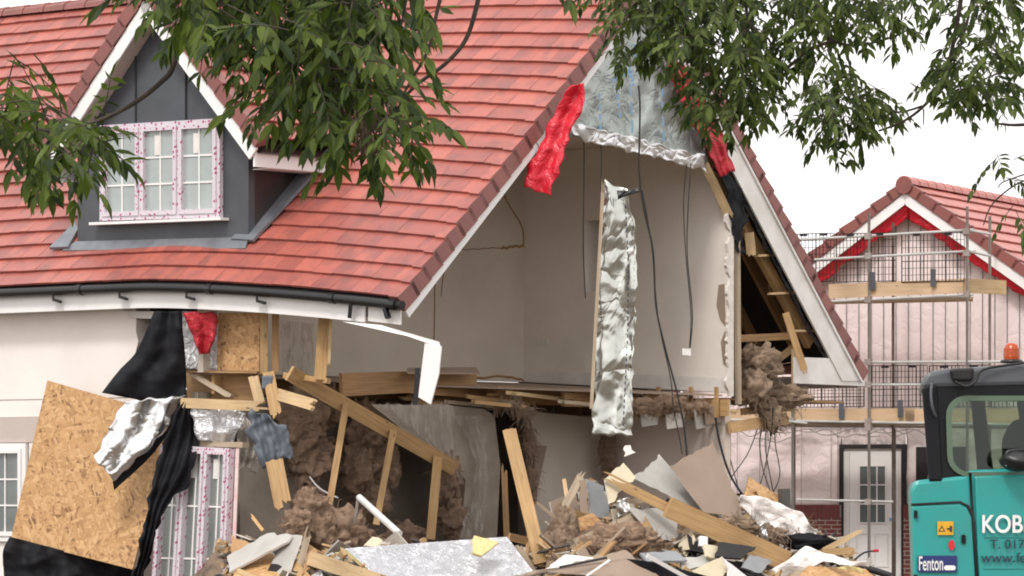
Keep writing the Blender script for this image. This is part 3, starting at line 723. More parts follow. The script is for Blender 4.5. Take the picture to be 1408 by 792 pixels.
# floor and joists
wallpart('floor_deck', [L(2.6, 2.6, 2.98), L(SR, .15, 2.87), L(SR, TP, 3.09), L(.4, TP, 3.09)], -Z * .022, 'board_brown')
for i, (tt, s0, mat) in enumerate([(3.62, .4, 'pine'), (3.1, 1.9, 'pine_dark'), (2.6, 2.9, 'pine'), (2.0, 4.0, 'pine_dark'), (1.4, 4.9, 'pine_dark'), (.8, 5.7, 'pine')]):
    mb = MB().beam(L(s0, tt, fz(tt) - .155), L(SR + .05, tt, fz(tt) - .155), .05, .24, Z, .25 if i else 0, 0); obj('floor_joist', mb, mat, house)
mb = MB().prism([G(470, 513, 2.3), G(655, 508, 2.3), G(657, 548, 2.3), G(560, 540, 2.3), G(472, 545, 2.3)], V * .06); obj('floor_joist', mb, 'pine_dark', house)
mb = MB().prism([G(560, 508, 2.2), G(655, 507, 2.2), G(660, 515, 2.0), G(560, 514, 2.0)], Z * .022); obj('floor_deck', mb, 'board_brown', house)
mb = MB().prism([S(868, 545, SR - .1), S(1000, 549, SR - .1), S(1000, 572, SR - .1), S(868, 573, SR - .1)], U * .05); obj('rim_joist', mb, 'pine', house)
mb = MB().prism([S(600, 525, SR - .05), S(866, 536, SR - .05), S(866, 572, SR - .05), S(600, 568, SR - .05)], U * .05); obj('rim_joist', mb, 'pine_dark', house)
for px in (690, 716, 760, 798, 905, 950, 985):
    a = S(px, 532, SR - .16); b = S(px, 574, SR - .16); obj('joist_hanger', MB().beam(a, b, .06, .03, U), rnd.choice(['pine', 'pine_grey']), house)
timber('exposed_joist', None, (1003, 588), (1085, 575), Yg(1003, .0), Yg(1085, .35), .16, .05, 'pine', 0, .12, house)
timber('exposed_joist', None, (1020, 566), (1088, 560), Yg(1020, .3), Yg(1088, .5), .10, .05, 'pine', 0, .0, house)
wallpart('eaves_floor', [L(SR + .1, .2, 2.80), L(9.75, .2, 2.80), L(9.75, TL, 2.80), L(SR + .1, TL, 2.80)], Z * .03, 'pine_dark')
mb = MB().prism([G(1093, 491, .04), G(1155, 493, .04), G(1160, 470, .04), G(1189, 524, .04), G(1189, 531, .04), G(1093, 527, .04)], V * .03)
mb.prism([L(9.95, .08, 3.02), L(9.95, TL, 3.02), L(9.95, TL, 3.2), L(9.95, .08, 3.2)], U * .02)
obj('eaves_box_end', mb, 'upvc_dirty', house)
# ground floor walls
wallpart('ground_partition', [L(.3, TP + .1, 0), L(SR, TP + .1, 0), L(SR, TP + .1, 2.84), L(.3, TP + .1, 2.84)], V * .1, 'plaster_shade')
wallpart('ground_rear_wall', [L(SR, .1, 0), L(SR, TP + .1, 0), L(SR, TP + .1, 2.86), L(SR, .1, 2.80)], U * .12, 'plaster_pink')
wallpart('inner_wall', [G(732, 566, 2.2), G(860, 578, 2.2), G(846, 640, 2.2), G(838, 690, 2.2), G(812, 742, 2.2), G(735, 790, 2.2)], V * .08, 'plaster')
mb = MB().prism([G(735, 612, 2.15), G(752, 613, 2.15), G(742, 660, 2.15), G(735, 690, 2.15)], V * .03); obj('exposed_board', mb, 'board_brown', house)
wallpart('under_stair_panel', [G(370, 545, 3.3), G(480, 548, 3.3), G(620, 640, 3.3), G(620, 790, 3.3), G(330, 790, 3.3), G(330, 560, 3.3)], V * .05, 'plaster_shade')
# stair spandrel studs and stringer
timber('stair_stringer', None, (398, 513), (626, 644), Yg(398, 2.0), Yg(626, 2.0), .20, .05, 'pine', 0, 0, house)
timber('spandrel_stud', None, (476, 556), (447, 728), Yg(476, 1.93), Yg(447, 1.8), .085, .05, 'pine', 0, 0, house)
timber('spandrel_stud', None, (541, 592), (517, 722), Yg(541, 1.93), Yg(517, 1.85), .085, .05, 'pine', 0, 0, house)
timber('spandrel_stud', None, (602, 628), (592, 742), Yg(602, 1.93), Yg(592, 1.85), .12, .05, 'pine', 0, 0, house)
# film wrapped partition end
mb = MB().prism([G(510, 556, 2.25), G(560, 557, 2.25), G(604, 556, 2.25), G(665, 562, 2.25), G(680, 572, 2.25), G(688, 640, 2.25), G(683, 745, 2.25), G(634, 745, 2.25), G(640, 660, 2.25), G(618, 632, 2.25), G(580, 612, 2.25), G(540, 580, 2.25)], V * .1)
obj('broken_partition', mb, 'partition', house)
mb = MB(); cloth(mb, [G(625, 572, 2.15), G(655, 640, 2.15), G(630, 745, 2.15)], [G(665, 570, 2.15), G(672, 660, 2.15), G(662, 745, 2.15)], .10, 1.6, 14, 26, 5, .05, fold=.03); obj('torn_film', mb, 'clear_film', house)
mb = MB(); cloth(mb, [G(520, 556, 2.15), G(545, 575, 2.15), G(590, 612, 2.15), G(606, 640, 2.15)], [G(622, 555, 2.15), G(626, 580, 2.15), G(624, 620, 2.15), G(640, 668, 2.15)], .10, 1.4, 14, 20, 8, .05, fold=.03); obj('torn_film', mb, 'clear_film', house)
# studs in the torn front wall
timber('wall_stud', None, (363, 430), (363, 514), Yf(363, .36), Yf(363, .36), .10, .06, 'pine', 0, 0, house)
timber('wall_stud', None, (379, 430), (379, 512), Yf(379, .5), Yf(379, .5), .09, .06, 'pine_dark', 0, 0, house)
timber('wall_stud', None, (446, 436), (440, 522), Yf(443, .36), Yf(443, .36), .15, .06, 'pine', 0, 0, house)
timber('wall_stud', None, (455, 440), (452, 505), Yf(453, .36), Yf(453, .36), .04, .05, 'pine_pale', 0, .1, house)
mb = MB().prism([S(300, 430, .40), S(357, 430, .40), S(356, 510, .40), S(298, 509, .40)], U * .012); obj('sheathing_board', mb, 'osb', house)
mb = MB(); cloth(mb, [S(236, 428, .42), S(250, 470, .42), S(256, 508, .42)], [S(299, 428, .42), S(299, 470, .42), S(298, 508, .42)], .06, 2.2, 14, 18, 2); obj('foil_lining', mb, 'foil_white', house, solid=.006)
mb = MB().prism([S(255, 510, .55), S(355, 512, .55), S(350, 552, .55), S(258, 552, .55)], U * .05); obj('rim_joist', mb, 'pine_dark', house)
timber('wall_brace', None, (262, 513), (318, 546), Yf(262, .35), Yf(318, .45), .07, .05, 'pine_grey', 0, .05, house)
timber('sole_plate', None, (392, 516), (452, 524), Yf(392, .4), Yf(452, .4), .07, .08, 'pine', 0, 0, house)
timber('sole_plate', None, (255, 511), (356, 512), Yf(255, .36), Yf(356, .36), .03, .08, 'pine_dark', 0, 0, house)
mb = MB(); cloth(mb, [S(385, 440, 1.3), S(388, 515, 1.3)], [S(432, 445, 1.3), S(430, 515, 1.3)], .05, 2, 8, 10, 4); obj('torn_film', mb, 'clear_film', house)

# foil lined loft gable
gp_ = [G(786, 186, .12), G(830, 195, .12), G(880, 206, .12), G(930, 217, .12), G(968, 226, .12), G(955, 180, .12), G(940, 130, .12), G(926, 70, .12), G(905, 0, .12), G(898, -20, .12), G(860, 55, .12), G(830, 105, .12), G(800, 155, .12)]
mb = MB()
cloth(mb, [G(880, -25, .12), G(835, 45, .12), G(795, 105, .12), G(762, 182, .12)], [G(900, -20, .12), G(935, 80, .12), G(955, 150, .12), G(975, 228, .12)], .07, 2.4, 40, 40, 6)
lf = obj('loft_foil_panel', mb, 'foil_dull', house, solid=.006)
for k, (x0, y0, x1, y1) in enumerate([(824, 128, 826, 185), (866, 90, 870, 190), (842, 112, 868, 96), (848, 118, 853, 165), (910, 120, 913, 200), (872, 60, 874, 88), (868, 97, 872, 120)]):
    for j in range(4):
        xa = x0 + rnd.uniform(-3, 3); ya = lerp(y0, y1, j / 4); yb = lerp(y0, y1, (j + .7) / 4); xb = lerp(x0, x1, (j + .7) / 4)
        obj('blue_print_mark', MB().beam(G(lerp(x0, x1, j / 4), ya, .055), G(xb, yb, .055), .04, .006, V), 'blue_print', lf)
mb = MB(); cloth(mb, [G(783, 166, -.02), G(830, 180, -.02), G(880, 192, -.02), G(925, 203, -.02), G(968, 215, -.02)], [G(786, 186, 0), G(830, 200, 0), G(880, 211, 0), G(930, 224, 0), G(972, 238, 0)], .05, 2.2, 10, 70, 9, .05)
obj('foil_hem', mb, 'foil', house, solid=.008)
mb = MB(); cloth(mb, [G(914, 85, -.06), G(938, 145, -.06), G(972, 205, -.06), G(990, 243, -.06)], [G(940, 85, -.06), G(972, 140, -.06), G(997, 190, -.06), G(1008, 236, -.06)], .08, 3, 10, 40, 12, .04, fold=.02)
obj('red_cavity_strip', mb, 'red_band', house, solid=.008)
mb = MB(); cloth(mb, [G(968, 228, .05), G(990, 245, .05), G(1000, 280, .05), G(1008, 330, .05), G(1015, 345, .05)], [G(1000, 232, .05), G(1015, 255, .05), G(1026, 290, .05), G(1022, 320, .05), G(1025, 350, .05)], .08, 3, 10, 30, 15, .08)
obj('torn_black_felt', mb, 'black_membrane', house, solid=.008)

# ================================================================== THINGS ON AND AROUND THE HOUSE
Y = Yg(820, -.1)
# hanging foil strip with batten
mb = MB(); cloth(mb, [P(830, 248, Y), P(826, 330, Y), P(820, 450, Y), P(815, 598, Y)], [P(862, 262, Y), P(874, 330, Y), P(872, 460, Y), P(868, 600, Y)], .07, 1.3, 22, 80, 21, .04, fold=.03, folds=1.2)
fs_ = obj('foil_strip', mb, 'foil_strip', None, 'long crumpled silver foil strip hanging down the middle of the open gable', 'foil strip', solid=.006)
mb = MB()
for k in range(38):
    y = 282 + k * 8.1; x = interp(y, [280, 360, 460, 600], [860, 864, 863, 856]); mb.beam(P(x, y, Y - .16), P(x, y + 4.5, Y - .16), .016, .004, Vector((0, -1, 0)))
obj('printed_dashes', mb, 'dark_print', fs_)
timber('batten', 'thin pale batten upright along the left edge of the hanging foil strip', (830, 240), (813, 562), Y - .2, Y - .2, .045, .04, 'pine_grey', .3, 0)
mb = MB(); cloth(mb, [P(848, 262, Y - .3), P(862, 262, Y - .3), P(878, 258, Y - .3)], [P(850, 274, Y - .3), P(862, 268, Y - .3), P(880, 264, Y - .3)], .03, 8, 6, 12, 3, .02); obj('plastic_scrap', mb, 'black_plastic', None, 'small black scrap stuck out from the top of the foil strip', 'scrap', solid=.01)
# red plastic hanging from the verge
mb = MB(); Yr = Yg(770, -.25)
cloth(mb, [P(792, 112, Yr), P(778, 128, Yr), P(752, 180, Yr), P(735, 215, Yr), P(722, 256, Yr)], [P(805, 118, Yr), P(806, 145, Yr), P(790, 170, Yr), P(776, 210, Yr), P(757, 270, Yr)], .12, 1.6, 20, 44, 30, .06, fold=.03, folds=1.3)
obj('red_plastic_sheet', mb, 'red_film', None, 'bright red plastic sheet dangling under the left roof verge', 'plastic sheet', solid=.006)
mb = MB(); Yr = Yf(275, .1)
cloth(mb, [P(252, 430, Yr), P(262, 455, Yr), P(273, 488, Yr)], [P(298, 430, Yr), P(297, 460, Yr), P(288, 486, Yr)], .08, 3, 14, 18, 33, .03, fold=.04, folds=1.5)
obj('red_plastic_sheet', mb, 'red_band', None, 'dark red plastic scrap hanging below the fascia beside the sheathing board', 'plastic sheet', solid=.006)

# cables
Yc = Yg(890, -.35)
cable('cable', 'long black cable hanging from the foil gable down to the rubble', PP([(878, 118), (880, 150), (879, 235), (886, 290), (898, 345), (902, 420), (915, 480), (931, 540), (941, 590), (945, 650), (938, 710), (926, 762)], Yc), .014)
cable('cable', 'thin black cable running beside the longest hanging cable', PP([(883, 262), (890, 300), (897, 345), (901, 400), (908, 455), (922, 520), (926, 560), (934, 600), (938, 625)], Yc + .1), .008)
cb = cable('cable', 'looped twin grey cable ending in a small socket box on the room wall', PP([(944, 226), (940, 280), (943, 350), (950, 430), (948, 478)], Yc), .008)
obj('twin_core', MB().tube(smooth_line(PP([(950, 226), (946, 290), (945, 350), (952, 430), (949, 478)], Yc), 6), .008, 6), 'rubber', cb)
obj('socket_box', MB().prism([P(938, 479, Yc - .05), P(950, 480, Yc - .05), P(950, 489, Yc - .05), P(938, 488, Yc - .05)], Vector((0, .05, 0))), 'upvc_dirty', cb)
cable('cable', 'short dark wire hanging left of the foil strip from the ceiling', PP([(803, 188), (803, 250), (802, 340), (805, 410)], Yg(803, .3)), .008)
cable('cable', 'short wire hanging just above the top of the thin batten', PP([(826, 195), (827, 225), (826, 262)], Yg(826, .1)), .008)
Ye = Yg(1020, -.3)
cable('cable', 'thick black cable sagging right of the brown board into the rubble', PP([(984, 575), (990, 610), (1005, 655), (1030, 690), (1060, 712), (1085, 728), (1094, 740)], Ye), .018)
cable('cable', 'black cable crossing under the thick one towards the white membrane', PP([(1018, 682), (1035, 705), (1055, 730), (1075, 752)], Ye - .1), .010)
for i, pts in enumerate([[(1063, 560), (1060, 600), (1050, 650), (1040, 680)], [(1058, 562), (1052, 610), (1060, 660), (1066, 690)], [(1050, 565), (1030, 620), (1010, 650), (1003, 662)], [(1064, 565), (1066, 610), (1072, 655), (1055, 690)], [(985, 575), (998, 610), (1012, 660), (1020, 684)], [(1056, 562), (1045, 600), (1048, 640), (1062, 684)]]):
    cable('cable', 'thin dark wire dangling from the torn wool under the rear eaves', PP(pts, Yg(1050, .1) + i * .05), .008, group='wires dangling under the rear eaves')

# fallen fascia / trim under the eave corner
mb = MB().prism([P(470, 442, 54.5), P(524, 447, 54.4), P(604, 470, 54.2), P(606, 478, 54.2), P(560, 462, 54.3)], Vector((0, .02, 0)))
pr = obj('fallen_trim', mb, 'upvc', None, 'snapped white plastic trim hanging from the eave corner with a dropped end', 'trim')
mb = MB().prism([P(584, 472, 54.2), P(607, 476, 54.2), P(603, 515, 54.2), P(592, 556, 54.2), P(575, 546, 54.2)], Vector((.01, .025, 0))); obj('dropped_end', mb, 'upvc', pr)
timber('black_strip', 'short black plastic strip hanging beside the dropped white trim', (574, 506), (571, 557), 54.3, 54.3, .06, .04, 'black_plastic', cat='strip')

# left group: OSB sheet and membranes
slab('osb_sheet', 'large tilted sheet of chipboard leaning against the cream front wall', 'board', [(65, 523), (182, 783), (15, 740), (237, 572)][:1] + [(237, 572), (182, 783), (15, 740)], (Yf(65) - .35, Yf(237) - .35, Yf(182) - .9), .02, ('osb', 'pine_dark'))
def cl(name, label, left, right, Y, mat, cat='membrane', **kw):
    mb = MB(); cloth(mb, PP(left, Y), PP(right, Y), **kw); return obj(name, mb, mat, None, label, cat, solid=.008)
Yl = Yf(220) - .25
cl('black_membrane', 'black membrane draped from the eave down over the broken wall', [(212, 428), (188, 482), (165, 508), (140, 540)], [(250, 428), (253, 470), (256, 520), (254, 562)], Yl, 'black_membrane', amp=.12, fr=1.5, seed=41, fold=.05, folds=1.6)
cl('foil_flap', 'crinkled silver foil flap folded over the top of the large chipboard', [(172, 550), (150, 590), (128, 628)], [(256, 545), (222, 598), (158, 662)], Yf(180) - 1.15, 'foil', 'foil', amp=.14, fr=1.2, seed=44, fold=.05, folds=1.8, rag=.05)
cl('black_membrane', 'narrow black strip edging the silver foil flap', [(250, 548), (205, 608), (155, 662)], [(256, 556), (212, 622), (157, 674)], Yf(180) - 1.1, 'black_membrane', amp=.03, seed=45, nu=4)
cl('black_membrane', 'black membrane hanging between the chipboard and the taped french window', [(252, 552), (225, 610), (212, 650), (205, 690), (196, 740), (182, 792)], [(262, 556), (273, 602), (262, 655), (228, 696), (216, 735), (196, 800)], Yf(230) - .95, 'black_membrane', amp=.10, fr=2, seed=46, rag=.08, fold=.03)
cl('black_membrane', 'black membrane bunched under the bottom edge of the large chipboard', [(13, 738), (4, 762), (6, 810)], [(186, 782), (196, 792), (200, 815)], Yf(100) - .75, 'black_membrane', amp=.12, fr=2, seed=47, nu=30, fold=.03, folds=5)
cl('foil_sheet', 'white backed foil sheet stretched above the taped french window', [(262, 556), (266, 580), (272, 604)], [(337, 566), (332, 585), (318, 610)], Yf(300) - .4, 'foil_white', 'foil', amp=.14, fr=2, seed=48, rag=.05, fold=.02)
cl('grey_membrane', 'blue grey membrane rag hanging from the broken stud ends', [(346, 560), (344, 590), (352, 622), (366, 640)], [(376, 575), (392, 590), (400, 615), (388, 636)], Yf(370) - .45, 'grey_membrane', amp=.12, fr=2.2, seed=49, rag=.12, fold=.03)
cl('grey_membrane', 'blue grey tape patch across a broken stud under the sheathing board', [(360, 517), (360, 535)], [(375, 516), (374, 535)], Yf(366) - .3, 'grey_membrane', amp=.03, seed=50, nu=4, nv=4)
timber('broken_timber', 'horizontal pine timber with a splintered end above the french window', (250, 554), (367, 559), Yf(250) - .75, Yf(367) - .45, .13, .06, 'pine_pale', 0, .16)
timber('broken_timber', 'short doubled stud stub with snapped top under the sheathing board', (348, 517), (358, 556), Yf(350) - .25, Yf(355) - .3, .13, .05, 'pine_pale', .04, 0, n=2)
timber('broken_timber', 'pine stud hanging down with pointed splintered tip beside the grey rag', (369, 512), (381, 578), Yf(370) - .2, Yf(380) - .25, .15, .05, 'pine', 0, .16)
timber('broken_timber', 'broken timber pointing right out of the torn wall beside the wool', (378, 541), (432, 557), Yf(380) - .1, Yf(430) - .5, .15, .05, 'pine_pale', 0, .06)
timber('broken_timber', 'hanging timber with a splintered lower end below the grey rag', (377, 632), (391, 704), Yf(380) - .5, Yf(390) - .6, .22, .06, 'pine', .02, .18, n=4)
cl('foil_sheet', 'torn silvery rag hanging behind the grey membrane above the dark hole', [(318, 572), (325, 600), (322, 655)], [(352, 580), (360, 610), (348, 640)], Yf(335) + .1, 'plastic_film', 'foil', amp=.12, fr=2, seed=52, rag=.12, fold=.03)
# taped french window standing under the eave
fw_ = thing('french_window', 'tall white window wrapped in red printed tape standing in the torn front wall', 'window', P(268, 835, Yf(268) - .4))
Yw0 = Yf(222) - .45; Yw1 = Yf(322) - .55
window('window_frame', [P(213, 850, Yw0), P(314, 850, Yw1), P(323, 617, Yw1), P(228, 612, Yw0)], 3, 3, fw_, fw=.045, mw=.085, depth=.10, pane='pane_dark', sticker=(1, 2))
mb = MB().beam(P(231, 609, Yw0 - .02), P(338, 612, Yw1 - .04), .07, .12, Vector((0, -1, 0))); obj('head_trim', mb, 'pine_grey', fw_)
mb = MB().beam(P(327, 617, Yw1), P(318, 850, Yw1), .045, .16, Vector((0, -1, 0))); obj('side_tape', mb, 'red_side', fw_) if 'red_side' in MATS else None
M('red_side', (.70, .42, .40), (.74, .62, .60), .5, scale=6); obj('side_tape', mb, 'red_side', fw_)

# ---------------------------------------------------------------- insulation
wool('insulation_wool', 'brown mineral wool spilling out of the rear eaves above the scaffold', [(1045, 500, Yg(1040, .3), .26, (1, .8, .9)), (1035, 535, Yg(1035, .2), .24, (1, .8, 1)), (1075, 545, Yg(1075, .25), .26, (1.3, .8, .6)), (1060, 572, Yg(1060, .1), .14, (1, .8, 1.4))], 90, 'wool_pale', slen=.26)
wool('insulation_wool', 'brown wool hanging inside the dark wall beside the broken studs', [(415, 575, Yg(415, 2.9), .34, (.9, .4, 1.2)), (425, 625, Yg(425, 2.9), .28, (1, .4, 1.2)), (455, 560, Yg(455, 2.9), .2, (.8, .4, 1))], 110)
wool('insulation_wool', 'brown wool packed between the first two spandrel studs', [(500, 590, Yg(500, 2.75), .26, (1, .5, 1.2)), (520, 640, Yg(520, 2.75), .26, (1, .5, 1.2)), (493, 645, Yg(493, 2.75), .2, (1, .5, 1.3)), (510, 690, Yg(510, 2.75), .22, (1, .5, 1))], 110)
wool('insulation_wool', 'brown wool behind the shortest spandrel stud beside the clear film', [(615, 655, Yg(615, 2.3), .20, (.8, .5, 1.6)), (622, 710, Yg(622, 2.3), .2, (.8, .5, 1.2)), (555, 735, Yg(555, 2.3), .2, (1.2, .5, .7))], 50)
wool('insulation_wool', 'upright tuft of brown wool below the hanging splintered timber', [(425, 695, Yg(425, 1.5), .20, (1, .8, 1)), (410, 722, Yg(410, 1.4), .19, (1, .8, .9)), (437, 735, Yg(437, 1.4), .22, (1, .8, 1.2))], 80)
wool('insulation_wool', 'rounded heap of brown wool at the foot of the longest spandrel stud', [(473, 735, Yg(473, 1.3), .30, (1, .8, .95)), (495, 745, Yg(495, 1.3), .22, (1.3, .8, .6))], 120)
wool('insulation_wool', 'brown wool heap in the rubble left of the long pine beam', [(850, 745, Yd(850) - .2, .30, (1.5, .8, .7)), (880, 750, Yd(880) - .4, .22, (1.2, .8, .7)), (820, 755, Yd(820) - .2, .22, (1.3, .8, .6))], 140)
wool('insulation_wool', 'ragged wool and film standing up right of the leaning plank', [(772, 730, Yd(772) + .2, .2, (.8, .6, 1.3)), (765, 750, Yd(765) + .1, .18, (1, .6, 1))], 60, 'wool_pale')
wool('insulation_wool', 'pale wool behind the long beam under the brown board', [(935, 735, Yd(935) + .5, .26, (1, .7, 1)), (960, 740, Yd(960) + .6, .25, (1.2, .7, .8)), (915, 755, Yd(915), .2, (1, .7, .8))], 90, 'wool_pale')
wool('insulation_wool', 'frayed timber fibre tuft on the broken floor edge beside the joist', [(700, 556, Yg(700, 1.6), .10, (1.6, .6, .5)), (722, 568, Yg(722, 1.5), .08, (1.2, .6, 1))], 60, 'wool_pale', slen=.22)
wool('insulation_wool', 'wool shreds hanging behind the leaning plank under the floor', [(728, 610, Yg(728, 2.0), .12, (.6, .5, 2.2)), (730, 665, Yg(730, 2.0), .11, (.6, .5, 2.4))], 60, 'wool')
wool('insulation_wool', 'dark wool hanging under the foil strip in the lower room', [(835, 620, Yg(835, 1.9), .13, (.8, .5, 2.0)), (843, 660, Yg(843, 1.9), .1, (.8, .5, 1.6))], 60, 'wool')
wool('insulation_wool', 'torn wool packed in the joist space above the lower room', [(888, 558, Yg(888, .4), .13, (1.5, .5, .8)), (925, 556, Yg(925, .3), .13, (1.6, .5, .8)), (960, 560, Yg(960, .2), .10, (1.5, .5, .8))], 50, 'wool')

for k, (x0, y0, x1, y1, t) in enumerate([(640, 545, 735, 556, 1.9), (700, 540, 800, 552, 1.5), (770, 552, 850, 560, 1.1), (850, 545, 905, 556, .8), (880, 570, 960, 566, .4), (940, 556, 1000, 566, .2), (610, 552, 690, 560, 2.2), (560, 552, 640, 556, 2.4)]):
    timber('floor_splinter', None, (x0, y0), (x1, y1), Yg(x0, t + .15), Yg(x1, t), .05, .07, ('pine', 'pine_pale', 'pine_grey', 'pine_dark')[k % 4], .2, .35, house)
for k, (px, py, t) in enumerate([(880, 575, .5), (915, 578, .4), (968, 572, .15), (955, 578, .2)]):
    mb = MB().prism([G(px, py - 14, t), G(px + 28, py - 12, t), G(px + 24, py + 9, t), G(px + 3, py + 12, t)], V * .02); obj('broken_ceiling_board', mb, ('board_grey', 'gypsum', 'board_brown')[k % 3], house)
# ---------------------------------------------------------------- the rubble
def mound_z(x, y):
    p = Vector((x * .7, y * .7, 3.1)); px = CX + x * F / y
    h = .62 + .22 * noise.fractal(p, .8, 2, 4) + .12 * noise.noise(p * 4)
    k = min(1, max(0, (y - (Yd(px) - 2.2)) / 1.6)); r = min(1, max(0, (1235 - px) / 90)); l = min(1, max(0, (px - 225) / 70))
    back = 1.0 + (.75 * min(1, max(0, (y - Yd(px) + .2) / 1.2)) * min(1, max(0, (px - 745) / 60)) * min(1, max(0, (1120 - px) / 90)))
    if 455 < px < 750 and y < Yd(px) + .1: back = min(back, .62)
    if 600 < px < 950 and y < Yd(px) - .9: back = min(back, .7)
    return max(0.004, h * k * r * l * back)
mb = MB().grid(lambda u, v: (lambda x, y: Vector((x, y, mound_z(x, y))))(lerp(-4.9, 5.4, u), lerp(51.2, 61.5, v)), 150, 110)
obj('rubble_mound', mb, 'mound', None, kind='stuff')
# loose splinters and crumbs nobody could count
mb = MB(); r2 = random.Random(5)
for i in range(5200):
    px = r2.uniform(300, 1215); y = Yd(px) + r2.uniform(-1.6, 2.6); x = (px - CX) * y / F; z = mound_z(x, y)
    if z < .08 or (460 < px < 745 and y < Yd(px) + .1): continue
    c = Vector((x, y, z + r2.uniform(-.01, .07))); big = r2.random() ** 3
    ln = r2.uniform(.05, .2) + .35 * big; wd = r2.uniform(.015, .05) + (.06 * r2.random() if big > .3 else 0); mi = r2.choice([0, 0, 0, 1, 1, 2])
    if mi == 1: wd = ln * r2.uniform(.4, .9); 
    th = .012 if mi else r2.uniform(.008, .03)
    rot = Matrix.Rotation(r2.uniform(0, 6.28), 3, 'Z') @ Matrix.Rotation(r2.gauss(0, .45), 3, 'Y') @ Matrix.Rotation(r2.gauss(0, .5), 3, 'X')
    j = [r2.uniform(.5, 1) for _ in range(4)]
    A = [Vector((-ln / 2 * j[0], -wd / 2, -th)), Vector((ln / 2, -wd / 2 * j[1], -th)), Vector((ln / 2 * j[2], wd / 2, -th)), Vector((-ln / 2, wd / 2 * j[3], -th))]
    A = A + [a + Vector((0, 0, th * 2)) for a in A]
    mb.hexa([c + rot @ a for a in A], mi, [a + Vector((i * .37, 0, 0)) for a in A])
obj('loose_rubble', mb, ['chip_wood', 'chip_board', 'chip_dark'], None, kind='stuff')

D = Yd
slab('foil_board', 'silver foil faced insulation board lying across the foreground rubble', 'insulation board', [(474, 754), (733, 785), (545, 815), (697, 738)][:1] + [(697, 738), (735, 788), (540, 812)], (D(474) - .9, D(697) - .2, D(735) - 1.2), .05, ('foil_board', 'foam_yellow'))
slab('foam_offcut', 'yellow foam offcut lying on the silver insulation board', 'foam', [(652, 736), (686, 746), (662, 764), (650, 760)], (D(660) - .8, D(670) - .8, D(664) - 1.1), .03, ('foam_yellow', 'foam_yellow'))
timber('pale_timber', 'pale squared timber end in the foreground left of the silver board', (428, 768), (525, 800), D(430) - 1.2, D(520) - 1.7, .17, .10, 'pine_pale')
timber('timber', 'leaning plank propped upright right of the silver insulation board', (700, 590), (744, 775), D(700) + .6, D(744) - .3, .17, .06, 'pine', .02, 0)
lb = timber('timber', 'long thick pine beam slanting down to the right across the rubble', (918, 697), (1082, 772), D(918) - .4, D(1082) - 1.2, .27, .10, 'pine', 0, .0)
timber('timber', 'thin pine lath continuing up left from the long slanting beam', (832, 655), (925, 702), D(832) + .4, D(925) - .3, .13, .05, 'pine', .3, 0)
slab('board', 'cream and grey board corner propped at the thin end of the lath', 'board', [(832, 658), (857, 636), (874, 656), (838, 692)], (D(832) + .5, D(857) + .7, D(874) + .5), .03, ('board_cream', 'gypsum'))
slab('board', 'grey plasterboard sheet leaning in front of the lower room', 'board', [(872, 658), (906, 624), (985, 716), (930, 690), (918, 680)], (D(872) + .6, D(906) + 1.0, D(985) + .3), .0125)
slab('board', 'brown backed plasterboard sheet standing on its corner beside the black cable', 'board', [(921, 641), (980, 609), (1026, 714), (968, 704)], (D(921) + .4, D(980) + .7, D(1026) + .2), .0125, ('board_brown', 'gypsum'))
slab('board', 'grey board lying half hidden under the long slanting beam', 'board', [(865, 700), (935, 700), (930, 745), (900, 740)], (D(865) + .1, D(935) + .1, D(930) - .2), .0125)
slab('board', 'blue grey curved panel upright beside the inner wall', 'panel', [(806, 658), (830, 668), (838, 700), (836, 735), (812, 712)], (D(806) + 1.0, D(830) + 1.0, D(838) + .8), .01, ('pipe_grey', 'gypsum'))
slab('board', 'dark brown board scrap left of the blue grey panel', 'board', [(797, 660), (806, 658), (810, 712), (800, 722)], (D(797) + .8, D(806) + .8, D(810) + .6), .01, ('board_brown', 'board_brown'))
slab('board', 'tan chipboard scrap below the blue grey panel', 'board', [(795, 712), (815, 705), (838, 728), (800, 742)], (D(795) + .3, D(815) + .3, D(838) + .2), .018, ('osb', 'pine_dark'))
timber('timber', 'dusty timber slanting up right through the wool heap', (780, 752), (885, 706), D(780) - .1, D(885) + .2, .12, .05, 'pine_grey', .05, .1)
timber('timber', 'short broken stick above the wool heap beside the lath', (845, 690), (885, 688), D(845) + .3, D(885) + .3, .07, .05, 'pine_grey', .05, .08)
timber('timber', 'splintered stake leaning right of the wool heap', (882, 712), (902, 745), D(882), D(902) - .2, .11, .05, 'pine', .08, .05)
slab('board', 'bright white gypsum lump glowing in the lower room below the foil strip', 'board', [(857, 617), (867, 612), (874, 622), (858, 628)], (D(860) + 1.5, D(868) + 1.5, D(876) + 1.4), .02, ('gypsum', 'gypsum'))  # pale slab added to stand for a patch of window light
slab('board', 'small white plastic box lid below the long slanting beam', 'scrap', [(962, 737), (973, 738), (973, 752), (962, 750)], (D(962) - .8, D(973) - .8, D(973) - .9), .03, ('upvc', 'upvc'))
